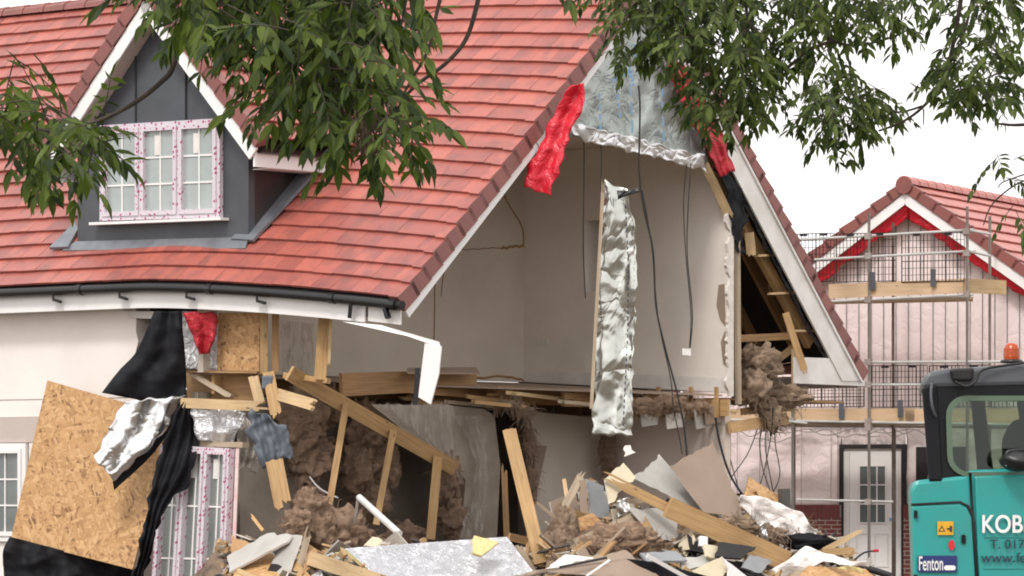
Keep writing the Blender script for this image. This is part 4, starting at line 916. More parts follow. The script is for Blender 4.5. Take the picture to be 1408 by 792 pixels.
# right hand side of the pile
cl('white_membrane', 'white membrane draped over the heap right of the brown board', [(1016, 682), (1050, 684), (1090, 698), (1126, 730)], [(1020, 700), (1045, 722), (1080, 740), (1120, 742)], D(1070) - .3, 'membrane_white', amp=.15, fr=1.8, seed=61, nu=20, rag=.06, fold=.0)
slab('osb_scrap', 'small chipboard piece behind the white draped membrane', 'board', [(1030, 656), (1072, 682), (1068, 696), (1022, 686)], (D(1030) + .6, D(1072) + .6, D(1068) + .4), .018, ('osb', 'pine_dark'))
mb = MB().tube([P(1078, 672, D(1078) + .5), P(1079, 702, D(1078) + .5)], .085, 14); obj('pipe_stub', mb, 'pipe_grey', None, 'grey pipe stub standing behind the white draped membrane', 'pipe')
wool('insulation_wool', 'splintered light wool along the right end of the long beam', [(1010, 725, D(1010) - .2, .16, (1.6, .6, .6)), (1050, 735, D(1050) - .4, .16, (1.6, .6, .7)), (1090, 728, D(1090) - .3, .14, (1.6, .6, .7))], 120, 'wool_pale', slen=.25)
cl('white_membrane', 'dusty white membrane rolling over the foreground at the right end of the beam', [(1035, 800), (1070, 776), (1108, 752), (1140, 764), (1192, 774)], [(1080, 815), (1105, 800), (1125, 772), (1150, 775), (1196, 780)], D(1110) - 1.5, 'membrane_white', amp=.12, fr=2.2, seed=62, nu=16, nv=34, rag=.05, fold=.0)
mb = MB().blob(P(1110, 745, D(1110) - .6), .2, (1.6, .7, .5), .4, 2, seed=4); obj('black_sack', mb, 'black_membrane', None, 'black plastic lump on top of the rubble below the white draped membrane', 'plastic sheet')
mb = MB().tube(smooth_line(PP([(1108, 757), (1130, 766), (1165, 775), (1200, 784), (1225, 792)], D(1160) - 1.3), 5), .045, 8); obj('black_pipe', mb, 'rubber', None, 'black pipe trailing down the right edge of the rubble', 'pipe')
mb = MB().tube(smooth_line(PP([(1175, 770), (1188, 760), (1206, 757)], D(1180) - 1.2), 4), .014, 6); rc = obj('wire', mb, 'rubber', None, 'bent wire with a red tip sticking out before the far door', 'wire')
obj('red_tip', MB().tube([P(1200, 757.5, D(1180) - 1.2), P(1208, 757, D(1180) - 1.2)], .022, 6), 'red_disc', rc)
timber('timber', 'splintered stick pointing up right before the white far door', (1132, 757), (1192, 726), D(1132) - .9, D(1192) - 1.1, .07, .04, 'pine_pale', 0, .25)
timber('timber', 'flat splintered stick lying before the white far door', (1130, 760), (1187, 756), D(1130) - 1.0, D(1187) - 1.1, .09, .04, 'pine', 0, .2)
slab('osb_scrap', 'chipboard piece under the dusty white membrane at the bottom edge', 'board', [(1110, 778), (1190, 782), (1215, 805), (1085, 810)], (D(1110) - 1.6, D(1190) - 1.6, D(1215) - 1.9), .018, ('osb', 'pine_dark'))
cl('foam_twist', 'twisted yellow strap lying on the lower right chipboard piece', [(1150, 780), (1165, 778), (1188, 784)], [(1152, 785), (1166, 783), (1187, 790)], D(1165) - 1.85, 'foam_yellow', 'strap', amp=.04, fr=6, nu=4, nv=14, seed=3, rag=.03)
for lab, a_, b_, w_, m_ in (('long dusty stud rising steeply behind the wool heap', (752, 742), (800, 652), .10, 'pine_grey'), ('pine stud crossing low behind the blue grey panel', (768, 700), (872, 732), .10, 'pine'), ('thin pale lath standing almost upright beside the inner wall', (788, 738), (776, 662), .05, 'pine_pale'), ('snapped joist end sloping left below the grey plasterboard sheet', (862, 728), (934, 690), .14, 'pine_dark'), ('pale splintered stud poking up right of the brown backed sheet', (1005, 730), (1050, 690), .08, 'pine_pale')):
    timber('timber', lab, a_, b_, D(a_[0]) + .5, D(b_[0]) + .9, w_, .05, m_, .08, .2)
slab('board', 'torn brown board standing behind the long dusty stud', 'board', [(756, 690), (792, 676), (800, 728), (764, 738)], (D(760) + 1.2, D(792) + 1.3, D(800) + 1.0), .0125, ('board_brown', 'gypsum'))
slab('board', 'cream torn board propped low below the loose lath end', 'board', [(840, 700), (868, 690), (880, 722), (850, 735)], (D(840) + .6, D(868) + .7, D(880) + .4), .0125, ('board_cream', 'gypsum'))
# centre foreground
cl('rubber_sheet', 'black rubber sheet lying in the foreground with a white edge strip', [(848, 768), (880, 770), (920, 778), (1000, 800)], [(870, 790), (900, 798), (940, 805), (1010, 812)], D(920) - 1.9, 'black_membrane', amp=.08, fr=2, seed=64, nu=10, nv=24)
timber('trim_strip', 'long thin white plastic strip along the black rubber sheet', (890, 764), (955, 800), D(890) - 2.0, D(955) - 2.2, .05, .03, 'upvc', cat='trim')
timber('trim_strip', 'short thin white strip slanting beside the brown paper board', (806, 792), (838, 770), D(806) - 2.0, D(838) - 1.9, .025, .02, 'upvc', cat='trim')
slab('board', 'pinkish brown paper faced board flat in the centre foreground', 'board', [(690, 800), (860, 756), (915, 800), (735, 784)], (D(690) - 1.9, D(860) - 1.2, D(915) - 2.0), .0125, ('board_brown', 'gypsum'))
slab('board', 'white plasterboard scrap at the foot of the leaning plank', 'board', [(750, 782), (778, 762), (830, 768), (775, 784)], (D(750) - 1.5, D(778) - 1.0, D(830) - 1.2), .02, ('upvc_dirty', 'gypsum'))
timber('black_strip', 'thin black strip lying on the brown paper board', (770, 780), (834, 767), D(770) - 1.85, D(834) - 1.6, .03, .02, 'rubber', cat='strip')
slab('board', 'cream foam block in the foreground below the long beam', 'foam', [(950, 785), (993, 765), (1008, 778), (985, 800), (955, 800)], (D(950) - 1.9, D(993) - 1.8, D(1008) - 1.9), .10, ('board_cream', 'board_cream'))
slab('board', 'pale blue white panel scrap right of the cream foam block', 'panel', [(993, 766), (1030, 795), (1000, 805), (1002, 784)], (D(993) - 2.0, D(1030) - 2.0, D(1000) - 2.1), .02, ('upvc', 'upvc'))
timber('timber', 'narrow yellow timber edge left of the cream foam block', (940, 780), (965, 800), D(940) - 1.9, D(965) - 2.0, .06, .04, 'pine_pale')
for i, (pts, m_, lab) in enumerate([
    ([(935, 770), (975, 760), (985, 772), (940, 786)], 'board_grey', 'grey block end under the long beam'),
    ([(968, 748), (990, 752), (985, 768), (972, 764)], 'board_cream', 'small cream board corner under the middle of the beam'),
    ([(990, 745), (1040, 752), (1020, 768), (985, 765)], 'felt', 'dark roofing scrap under the right half of the beam'),
    ([(1030, 762), (1062, 772), (1045, 788), (1020, 780)], 'pipe_grey', 'dark grey sheet scrap below the right end of the beam'),
    ([(1000, 770), (1035, 775), (1050, 792), (1010, 790)], 'black_membrane', 'black sheet scrap right of the cream foam block'),
    ([(880, 760), (930, 758), (945, 770), (890, 772)], 'pipe_grey', 'slate grey sheet scrap behind the black rubber sheet')]):
    slab('scrap', lab, 'scrap', pts, (D(pts[0][0]) - 1.3, D(pts[1][0]) - 1.2, D(pts[2][0]) - 1.5), .03, (m_, m_))
# orange plywood bits and grey profiles at the left foreground
slab('board', 'dark orange chipboard piece behind the taped french window', 'board', [(318, 735), (345, 748), (350, 775), (318, 790)], (D(318) - .4, D(345) - .5, D(350) - .9), .018, ('pine_dark', 'pine'))
slab('board', 'large orange chipboard face behind the grey metal profiles', 'board', [(325, 760), (362, 753), (395, 775), (388, 800), (320, 800)], (D(325) - 1.0, D(362) - .8, D(395) - 1.1), .018, ('osb', 'pine'))
for lab, pts in (('long grey plaster strip slanting up right in the left foreground', [(312, 765), (368, 733), (402, 736), (395, 745), (315, 787)]), ('grey folded board leaning upright in the left foreground', [(366, 792), (395, 735), (414, 736), (396, 790)])):
    slab('profile', lab, 'board', pts, (D(pts[0][0]) - 1.3, D(pts[1][0]) - 1.0, D(pts[2][0]) - 1.1), .03, ('board_grey', 'upvc_dirty'))
timber('timber', 'tall thin splinter standing between the grey board and the wool heap', (411, 782), (431, 706), D(411) - 1.2, D(431) - .9, .08, .04, 'pine_grey', 0, .3)
timber('timber', 'small stick leaning left inside the dark hole', (345, 708), (362, 730), D(345) - .2, D(362) - .3, .04, .03, 'pine', .06, 0)
timber('timber', 'light broken lath low in the left foreground', (322, 782), (352, 796), D(322) - 1.4, D(352) - 1.6, .06, .04, 'pine_pale', .1, 0)
timber('timber', 'short orange plank between splinter and pale timber end', (398, 770), (425, 800), D(398) - 1.1, D(425) - 1.5, .12, .05, 'pine', .05, 0)
slab('board', 'dark orange ply offcut behind the tall thin splinter', 'board', [(425, 748), (436, 757), (432, 780), (415, 790)], (D(425) - .9, D(436) - .9, D(432) - 1.2), .018, ('pine_dark', 'pine'))
mb = MB().tube([P(494, 684, D(494) + 1.6), P(549, 734, D(549) + .9)], .045, 10); obj('white_pipe', mb, 'pipe_white', None, 'white plastic pipe slanting down to the silver board', 'pipe')
mb = MB().tube([P(493, 682, D(494) + 1.6), P(486, 728, D(486) + 1.5)], .02, 8); obj('thin_pipe', mb, 'pipe_white', None, 'thin upright white pipe beside the slanting white pipe', 'pipe')
slab('board', 'small white scrap above the left corner of the silver board', 'scrap', [(500, 750), (512, 738), (525, 742), (518, 752)], (D(500) - .3, D(512) - .2, D(525) - .3), .02, ('board_cream', 'gypsum'))
cable('cable', 'thin pale wire drooping inside the dark wall left of the spandrel', PP([(425, 655), (440, 672), (465, 685)], Yg(440, 2.4)), .012, 'pipe_white')
timber('timber', 'low timber behind the foot of the leaning plank', (700, 738), (752, 750), D(700) + .4, D(752) + .4, .10, .05, 'pine_dark')
timber('timber', 'thin dusty lath slanting down right of the leaning plank', (737, 690), (770, 718), D(737) + .9, D(770) + .7, .04, .03, 'pine_grey', .03, .03)
timber('timber', 'dark upright timber stub behind the clear film', (693, 640), (697, 745), Yg(693, 1.7), Yg(697, 1.6), .08, .05, 'pine_dark', .1, 0)
timber('timber', 'flat splintered lath on the broken upstairs floor edge', (650, 552), (722, 560), Yg(650, 1.7), Yg(722, 1.5), .05, .06, 'pine', .05, .2)
for i in range(70):       # bare laths and offcuts caught in the pile
    px = rnd.choice([rnd.uniform(330, 560), rnd.uniform(690, 1110), rnd.uniform(690, 1110)]); y = D(px) + rnd.uniform(-1.2, .9)
    c = P(px, 0, y); c.z = mound_z(c.x, c.y) + rnd.uniform(.03, .14)
    a = rnd.uniform(0, math.pi); el = rnd.gauss(0, .45); ln = rnd.uniform(.3, 1.1)
    d = Vector((math.cos(a) * math.cos(el), .5 * math.sin(a), math.sin(el))).normalized() * ln / 2
    obj('lath', MB().beam(c - d, c + d, rnd.uniform(.04, .09), .03, Z, .08, .08), rnd.choice(['pine', 'pine_grey', 'pine_dark']), None, 'splintered lath end caught in the rubble pile', 'lath', 'splintered laths in the rubble')

for i in range(70):       # torn shards of plasterboard and ply in the pile
    px = rnd.choice([rnd.uniform(330, 480), rnd.uniform(740, 1120), rnd.uniform(740, 1120)]); y = D(px) + rnd.uniform(-1.5, 1.4)
    c = P(px, 0, y); c.z = mound_z(c.x, c.y) + rnd.uniform(.02, .16); sz = rnd.uniform(.10, .30)
    rot = Matrix.Rotation(rnd.uniform(0, 6.28), 3, 'Z') @ Matrix.Rotation(rnd.uniform(.2, 1.5), 3, 'X') @ Matrix.Rotation(rnd.uniform(0, 6.28), 3, 'Z')
    k = rnd.randint(4, 6); q = [c + rot @ Vector((math.cos(6.283 * j / k) * sz * rnd.uniform(.5, 1.2), math.sin(6.283 * j / k) * sz * rnd.uniform(.4, .9), 0)) for j in range(k)]
    m_ = rnd.choice([('board_grey', 'gypsum'), ('board_brown', 'gypsum'), ('board_cream', 'gypsum'), ('gypsum', 'gypsum'), ('pine_grey', 'pine'), ('felt', 'felt'), ('foil_white', 'foam_yellow')])
    obj('board_shard', MB().prism(q, (rot @ Z) * .014, 0, 1), list(m_), None, 'torn jagged board shard caught in the rubble pile', 'board shard', 'torn board shards in the rubble')
for lab, pts, dy in (('shiny foil scrap caught between blue grey panel and the lath', [(846, 690), (862, 684), (868, 702), (850, 712)], .3), ('small shiny foil scrap beside the right end of the thick cable', [(1044, 722), (1052, 716), (1056, 744), (1048, 748)], -.6)):
    cl('foil_scrap', lab, [pts[0], pts[3]], [pts[1], pts[2]], D(pts[0][0]) + dy, 'foil', 'foil', amp=.08, fr=5, nu=8, nv=8, seed=5)

# ================================================================== NEIGHBOUR HOUSE
A25 = R(25); UE = Vector((math.cos(A25), -math.sin(A25), 0)); VE = Vector((math.sin(A25), math.cos(A25), 0))
AP = P(1245, 252, 75.); NB = Vector((AP.x, AP.y, 0))
def E(a, b, z): p = NB + UE * a + VE * b; p.z = z; return p
def EP(px, py, b=0.): return hit(px, py, NB + VE * b, VE)
def ea(px, b=0.): return (EP(px, 400, b) - NB).dot(UE)
HS = 4.6; NR = AP.z; NEZ = NR - HS * .70
nb = thing('unfinished_house', 'unfinished red roofed house wrapped in pink membrane behind scaffolding', 'house', E(0, 5, 0))
mb = MB().prism([E(-HS + .3, .35, 2.9), E(HS - .3, .35, 2.9), E(HS - .3, .35, NEZ - .05), E(0, .35, NR - .3), E(-HS + .3, .35, NEZ - .05)], VE * .2)
gw = obj('gable_wall', mb, 'membrane_pink', nb)
for px in range(1130, 1409, 17):
    a = ea(px, .34); top = NR - .35 - abs(a) * .70; obj('membrane_seam', MB().beam(E(a, .335, 2.9), E(a, .335, top), .012, .008, VE), 'lead_flash', gw)
def nroof(side):
    def fn(b, q, lift=0.): return E(side * HS * (1 - q), b, lerp(NEZ, NR, q)) + (UE * side * .57 + Z * .82) * lift
    return fn
for side in (-1, 1):
    fn = nroof(side); mb = MB(); tiles(mb, fn, .1, 9.5, 16, .34, th=.03); obj('roof_tiles', mb, 'far_tile', nb)
    obj('roof_underlay', MB().grid(lambda u, v: fn(lerp(.1, 9.4, u), v, -.04), 2, 2, smooth=False), 'felt', nb, solid=.02)
    mb = MB()
    for c in range(16):
        q0 = c / 16 - .004; q1 = (c + 1) / 16 + .006
        mb.hexa([fn(-.06, q0, -.12), fn(.1, q0, -.12), fn(.1, q1, -.13), fn(-.06, q1, -.13), fn(-.06, q0, .07), fn(.1, q0, .07), fn(.1, q1, .03), fn(-.06, q1, .03)], 0, [Vector((c * 2.1, side * 3, 0))] * 8)
    obj('verge_tiles', mb, 'verge', nb)
    obj('bargeboard', MB().hexa([fn(-.03, 0, -.30), fn(0, 0, -.30), fn(0, .96, -.30), fn(-.03, .96, -.30), fn(-.03, 0, -.125), fn(0, 0, -.125), fn(0, 1, -.135), fn(-.03, 1, -.135)]), 'upvc', nb)
    mb = MB(); cloth(mb, [fn(.03, .985, -.29), fn(.03, .5, -.29), fn(.03, 0, -.29)], [fn(.12, .94, -.48), fn(.12, .5, -.45), fn(.12, 0, -.45)], .05, 3, 6, 40, 7 + side, .06); obj('red_cavity_strip', mb, 'red_film', nb, solid=.01)
mb = MB(); b = -.08
while b < 9.4:
    for k in range(6):
        a0 = math.pi * k / 6; a1 = math.pi * (k + 1) / 6
        def rp(bb, a, rr): return E(0, bb, NR - .02) + UE * math.cos(a) * rr + Z * math.sin(a) * rr
        mb.hexa([rp(b, a0, .02), rp(b + .44, a0, .02), rp(b + .44, a1, .02), rp(b, a1, .02), rp(b, a0, .15), rp(b + .44, a0, .14), rp(b + .44, a1, .14), rp(b, a1, .15)])
    b += .445
obj('ridge_tiles', mb, 'far_tile', nb)
mb = MB().tube([E(0, -.1, NR - .04), E(0, -.02, NR - .04)], .15, 12); obj('ridge_end_cap', mb, 'verge', nb)
obj('side_wall', MB().prism([E(HS - .3, .36, 0), E(HS - .3, 9.3, 0), E(HS - .3, 9.3, NEZ - .05), E(HS - .3, .36, NEZ - .05)], -UE * .2), 'membrane_pink', nb)
# ground floor facade with door
def EPz(px, py): return EP(px, py, .30).z
zp = EPz(1130, 694); zd0 = .06; zd1 = EPz(1200, 615); da0 = ea(1157, .3); da1 = ea(1243, .3); zt = 2.895
aL = -7.6
def fac(a0, a1, z0, z1, name, mat, b=.30, th=.25, loc=None):
    pts = [E(a0, b, z0), E(a1, b, z0), E(a1, b, z1), E(a0, b, z1)]
    return obj(name, MB().prism(pts, VE * th, locs=[Vector((a0, z0, 0)), Vector((a1, z0, 0)), Vector((a1, z1, 0)), Vector((a0, z1, 0))] if mat == 'brick' else None), mat, nb)
def memwall(a0, a1, z0, z1, seed):
    mb = MB(); cloth(mb, [E(a0, .36, z1), E(a0, .36, z0)], [E(a1, .36, z1), E(a1, .36, z0)], .07, 1.2, 50, 20, seed, 0, fold=.02, folds=7, toward=-VE); o = obj('lower_membrane', mb, 'membrane_pink', nb, solid=.01)
    return o
memwall(aL, da0 - .02, zp, zt, 3); memwall(da1 + .02, HS - .3, zp, zt, 4); memwall(da0 - .02, da1 + .02, zd1 + .04, zt, 5)
for px in (1012, 1043, 1052, 1100, 1141, 1150): a = ea(px, .2); obj('membrane_seam', MB().beam(E(a, .26, zp), E(a, .26, zt), .012, .008, VE), 'membrane_seam', nb)
fac(aL, da0 - .02, zp, zt, 'back_wall', 'felt', .46); fac(da1, HS - .3, zp, zt, 'back_wall', 'felt', .46)
zs = EPz(1130, 712)
fac(aL, da0, 0, zs - .002, 'brick_plinth', 'brick', .27, .3); fac(da1, HS - .3, 0, zs - .002, 'brick_plinth', 'brick', .27, .3)
for a0, a1 in ((aL, da0), (da1, HS - .3)):
    mb = MB(); a = a0; pl = MB()
    while a < a1 - .07: mb.prism([E(a, .262, zs), E(a + .065, .262, zs), E(a + .065, .262, zp), E(a, .262, zp)], VE * .02); a += .075
    obj('soldier_course', mb, 'brick_plain', nb) if 'brick_plain' in MATS else (M('brick_plain', (.17, .042, .034), (.12, .03, .028), .85, scale=3), obj('soldier_course', mb, 'brick_plain', nb))
    fac(a0, a1, zs + .001, zp - .001, 'mortar_bed', 'mortar', .272, .2)
dr = MB().ring([E(da0, .33, zd0), E(da1, .33, zd0), E(da1, .33, zd1), E(da0, .33, zd1)], [E(da0 + .13, .33, zd0), E(da1 - .17, .33, zd0), E(da1 - .17, .33, zd1 - .10), E(da0 + .13, .33, zd1 - .10)], VE * .06)
obj('door_recess', MB().ring([E(da0 - .04, .29, zd0), E(da1 + .03, .29, zd0), E(da1 + .03, .29, zd1 + .05), E(da0 - .04, .29, zd1 + .05)], [E(da0 + .03, .29, zd0), E(da1 - .05, .29, zd0), E(da1 - .05, .29, zd1 - .02), E(da0 + .03, .29, zd1 - .02)], VE * .1), 'felt', nb)
df = obj('door_frame', dr, 'upvc_dirty', nb)
d0 = da0 + .135; d1 = da1 - .175; W_ = d1 - d0; H_ = zd1 - .105 - zd0
dl = obj('door', MB().prism([E(d0, .34, zd0), E(d1, .34, zd0), E(d1, .34, zd0 + H_), E(d0, .34, zd0 + H_)], VE * .045), 'upvc', nb)
gx0 = d0 + W_ * .22; gx1 = d1 - W_ * .20; gz0 = zd0 + H_ * .44; gz1 = zd0 + H_ * .90
obj('door_glass', MB().prism([E(gx0, .334, gz0), E(gx1, .334, gz0), E(gx1, .334, gz1), E(gx0, .334, gz1)], VE * .005), 'pane_far', dl)
mb = MB()
for k in range(4): x = lerp(gx0, gx1, k / 3); mb.beam(E(x, .325, gz0), E(x, .325, gz1), .022, .01, VE)
for k in range(4): zz = lerp(gz0, gz1, k / 3); mb.beam(E(gx0, .320, zz), E(gx1, .320, zz), .022, .008, VE)
obj('glazing_bars', mb, 'upvc', dl)
for x0, x1 in ((.14, .46), (.54, .86)):
    a0 = d0 + W_ * x0; a1 = d0 + W_ * x1; b0 = zd0 + .18; b1 = zd0 + H_ * .36
    obj('door_panel', MB().ring([E(a0, .332, b0), E(a1, .332, b0), E(a1, .332, b1), E(a0, .332, b1)], [E(a0 + .03, .332, b0 + .03), E(a1 - .03, .332, b0 + .03), E(a1 - .03, .332, b1 - .03), E(a0 + .03, .332, b1 - .03)], VE * .007), 'upvc_dirty', dl)
obj('door_handle', MB().beam(E(d1 - .1, .32, zd0 + H_ * .47), E(d1 - .02, .32, zd0 + H_ * .47), .05, .02, VE), 'blue_print', dl)
wx = ea(1262, .3); obj('window_opening', MB().prism([E(wx, .20, 1.0), E(wx + .9, .20, 1.0), E(wx + .9, .20, zd1), E(wx, .20, zd1)], VE * .03), 'felt', nb)

for k in range(9):
    px = 1000 + k * 29 + rnd.uniform(-8, 8); y = rnd.uniform(590, 600); pts = [EP(px + j * 16, y + rnd.uniform(-5, 9), .2) for j in range(5)]
    obj('loose_wire', MB().tube(smooth_line(pts, 5), .010, 5), 'scaf_rust', nb)
obj('shadow_line', MB().prism([E(aL, .2, 2.80), E(HS - .3, .2, 2.80), E(HS - .3, .2, 2.9), E(aL, .2, 2.9)], VE * .1), 'felt', nb)  # dark strip painting the shadow line along the top of the ground floor
# scaffold
scf = thing('scaffold', 'two storey tube scaffold with timber boards and black mesh guards round the unfinished house', 'scaffold', E(-2, -1.2, 0))
BO = -1.35; BI = -.35
def sc_pole(px, y0, y1, b, mat='galv', r=.025): obj('upright_tube', MB().tube([EP(px, y0, b), EP(px, y1, b)], r, 8), mat, scf)
for px, y0, y1, b, m_ in ((1195, 293, 815, BO, 'galv'), (1330, 284, 815, BO, 'galv'), (1003, 575, 815, BO, 'galv'), (1228, 306, 800, BI, 'scaf_rust'), (1361, 297, 800, BI, 'galv'), (1090, 560, 815, BO, 'galv'), (1230, 590, 800, BI, 'scaf_rust'), (1092, 565, 800, BI, 'scaf_rust'), (1470, 520, 820, BO, 'galv')):
    sc_pole(px, y0, y1, b, m_)
def rail(x0, y0, x1, b=BO, r=.022, mat='galv', y1=None):
    p = EP(x0, y0, b); a1 = ea(x1, b); q = NB + UE * a1 + VE * b; q.z = p.z if y1 is None else EP(x1, y1, b).z
    obj('guard_rail', MB().tube([p, q], r, 8), mat, scf)
rail(1092, 330, 1338, y1=316); rail(1120, 357, 1342, y1=345); rail(1130, 415, 1338, y1=405); rail(1330, 316, 1362, BO, y1=322); rail(1330, 345, 1362, BO, y1=352)
rail(1180, 498, 1460, y1=497); rail(985, 530, 1460, y1=528); rail(985, 577, 1460, y1=585); rail(985, 585, 1460, BI, y1=588); rail(1095, 687, 1228, y1=690)
rail(1040, 575, 1110, BO - .1, .02, y1=582)
def board(x0, y0, x1, y1, h, b=BO + .05, d=.04, mat='toe', name='toe_board'):
    p = EP(x0, y0, b); q = EP(x1, y1, b); obj(name, MB().beam(p - Z * h / 2, q - Z * h / 2, d, h, Z), mat, scf)
board(1140, 391, 1325, 383, .24); board(985, 562, 1258, 561, .24); board(1245, 562, 1470, 561, .25)
# returned end of the upper deck
p = EP(1326, 383, BO + .05); obj('toe_board', MB().beam(p - Z * .12, p + VE * .9 + UE * .42 - Z * .12, .04, .24, Z), 'pine_pale', scf)
for z_, x0, x1 in ((EP(1200, 412, BO).z, 1120, 1335), (EP(1200, 582, BO).z, 985, 1460)):
    for k in range(4):
        b = BO + .16 + k * .235; a0 = ea(x0, b); a1 = ea(x1, b); obj('deck_board', MB().beam(E(a0, b, z_), E(a1, b, z_), .225, .04, Z), 'pine' if k else 'pine_grey', scf)
def guard(x0, x1, y0, y1, b=BO + .03):
    a0 = ea(x0, b); a1 = ea(x1, b); z0 = EP(x0, y1, b).z; z1 = EP(x0, y0, b).z; mb = MB(); n = int((a1 - a0) / .062)
    for i in range(n + 1):
        a = lerp(a0, a1, i / n); mb.beam(E(a, b, z0), E(a, b, z1), .009 if i % 6 else .018, .008, VE)
    for k in range(8): z = lerp(z0, z1, k / 7); mb.beam(E(a0, b - .01, z), E(a1, b - .01, z), .008 if k not in (0, 3, 7) else .014, .008, VE)
    g = obj('brick_guard', mb, 'cab_black', scf)
    for a in (lerp(a0, a1, .25), lerp(a0, a1, .75)): obj('guard_clip', MB().beam(E(a - .06, b - .03, z1 - .02), E(a + .06, b - .03, z1 - .02), .07, .04, Z), 'black_plastic', g)
for x0, x1 in ((1092, 1147), (1150, 1232), (1240, 1326)): guard(x0, x1, 322, 388)
for x0, x1 in ((1100, 1188), (1199, 1275), (1278, 1360), (1363, 1450)): guard(x0, x1, 503 if x0 > 1190 else 528, 560)
for px, y in ((1200, 374), (1283, 370), (1157, 552), (1238, 550)): obj('toe_clip', MB().beam(EP(px, y, BO - .02), EP(px, y + 24, BO - .02), .09, .03, Vector((0, -1, 0))), 'lead', scf)
for px, y in ((1195, 325), (1330, 318), (1195, 352), (1330, 348), (1195, 412), (1330, 405), (1195, 529), (1195, 580), (1195, 690), (1090, 579), (1330, 529), (1195, 498), (1195, 588)):
    p = EP(px, y, BO); mb = MB().beam(p - Z * .05 + VE * -.03, p + Z * .05 + VE * -.03, .11, .09, VE); obj('coupler', mb, 'scaf_rust', scf)

# ================================================================== EXCAVATOR
ex = thing('excavator', 'teal compact excavator with a black framed cab parked at the right edge', 'excavator', P(1420, 930, 36.8))
EY = 36.0
def X(px, py, dy=0.): 
    # side plane of the machine: turned a little so that its right end is further away
    Yq = EY + (px - 1252) * .0012 + dy; return P(px, py, Yq)
back = Vector((.15, 1.9, 0)); thin = Vector((.004, .05, 0))
def rbox(name, pts, vec, mat, parent=ex, bev=.03): return obj(name, MB().prism(pts, vec), mat, parent, bevel=bev)
body = rbox('engine_cover', [X(1252, 672), X(1258, 661), X(1290, 657), X(1322, 653), X(1333, 646), X(1420, 643), X(1600, 640), X(1600, 845), X(1262, 845), X(1256, 790)], back, 'teal', bev=.05)
ol = [(1254, 696), (1320, 693), (1330, 699), (1336, 712), (1344, 845), (1262, 845), (1257, 790)]
rbox('side_door', [X(a, b, -.03) for a, b in ol], thin * .6, 'teal', bev=.012)
obj('panel_gap', MB().tube([X(1253, 694, -.025), X(1320, 690.5, -.025), X(1331, 696, -.025), X(1338, 712, -.025), X(1346, 845, -.025)], .012, 6), 'felt', ex)
obj('panel_gap', MB().tube([X(1334, 650, -.012), X(1336, 690, -.012), X(1341, 760, -.012), X(1347, 845, -.012)], .012, 6), 'felt', ex)
rbox('main_door', [X(a, b, -.035) for a, b in [(1340, 655), (1420, 652), (1600, 650), (1600, 845), (1350, 845), (1344, 760)]], thin * .7, 'teal', bev=.015)
obj('pressed_rib', MB().beam(X(1352, 738, -.035), X(1600, 738, -.035), .012, .014, Vector((0, -1, 0))), 'teal', ex)
obj('pressed_rib', MB().beam(X(1352, 781, -.035), X(1600, 781, -.035), .012, .014, Vector((0, -1, 0))), 'teal', ex)
# cab
rbox('cab_roof', [X(1267, 535), X(1268, 522), X(1275, 512), X(1300, 507), X(1408, 500), X(1560, 496), X(1580, 510), X(1580, 526), X(1290, 533)], back, 'cab_roof', bev=.06)
def rrect(x0, y0, x1, y1, r, dy, n=6, skew=0.):
    out = []
    for cx, cy, a0 in ((x1 - r, y0 + r, -90), (x1 - r, y1 - r, 0), (x0 + r, y1 - r, 90), (x0 + r, y0 + r, 180)):
        for k in range(n + 1):
            a = R(a0 + 90 * k / n); out.append(X(cx + r * math.cos(a) + (cy + r * math.sin(a) - y0) * skew, cy + r * math.sin(a), dy))
    return out
def rout(x0, y0, x1, y1, dy, n=6, skew=0.):
    c = [(x1, y0), (x1, y1), (x0, y1), (x0, y0)]; out = []
    for i in range(4):
        for k in range(n + 1): out.append(X(c[i][0] + (c[i][1] - y0) * skew, c[i][1], dy))
    # spread duplicates a hair so the ring stays valid
    return [p + Vector((0, 0, 1e-5 * i)) for i, p in enumerate(out)]
for dy, nm in ((0.02, 'cab_side_frame'), (1.6, 'cab_far_frame')):
    obj(nm, MB().ring(rout(1271, 528, 1560, 662, dy, skew=.09), rrect(1303, 547, 1540, 652, 26, dy, skew=.03), Vector((.01, .07, 0))), 'cab_black', ex)
obj('window_seal', MB().ring(rrect(1300, 544, 1543, 655, 28, .005, skew=.03), rrect(1309, 551, 1534, 648, 22, .005, skew=.03), Vector((0, .02, 0))), 'green_seal', ex) if 'green_seal' in MATS else None
M('green_seal', (.10, .15, .10), None, .3); obj('window_seal', MB().ring(rrect(1300, 544, 1543, 655, 28, .0, skew=.03), rrect(1308, 551, 1534, 649, 22, .0, skew=.03), Vector((0, .018, 0))), 'green_seal', ex)
obj('side_glass', MB().prism(rrect(1306, 549, 1537, 651, 24, .03, skew=.03), Vector((0, .006, 0))), 'cab_glass', ex)
rbox('rear_pillar', [X(1267, 532, -.01), X(1288, 528, -.01), X(1296, 662, -.01), X(1277, 662, -.01)], Vector((.02, .14, 0)), 'cab_black', bev=.02)
rbox('mid_pillar', [X(1334, 545, 1.0), X(1352, 545, 1.0), X(1366, 655, 1.0), X(1344, 655, 1.0)], Vector((.02, .1, 0)), 'cab_black', bev=.02)
rbox('far_pillar', [X(1397, 545, 1.5), X(1425, 545, 1.5), X(1440, 655, 1.5), X(1412, 655, 1.5)], Vector((.02, .1, 0)), 'cab_black', bev=.02)
obj('seat_back', MB().blob(X(1402, 618, .8), .20, (.75, .45, 1.25), .06, 1), 'seat_cloth', ex)
rbox('cab_floor', [X(1285, 650, .08), X(1560, 648, .08), X(1560, 662, .08), X(1285, 662, .08)], Vector((.1, 1.7, 0)), 'cab_black')
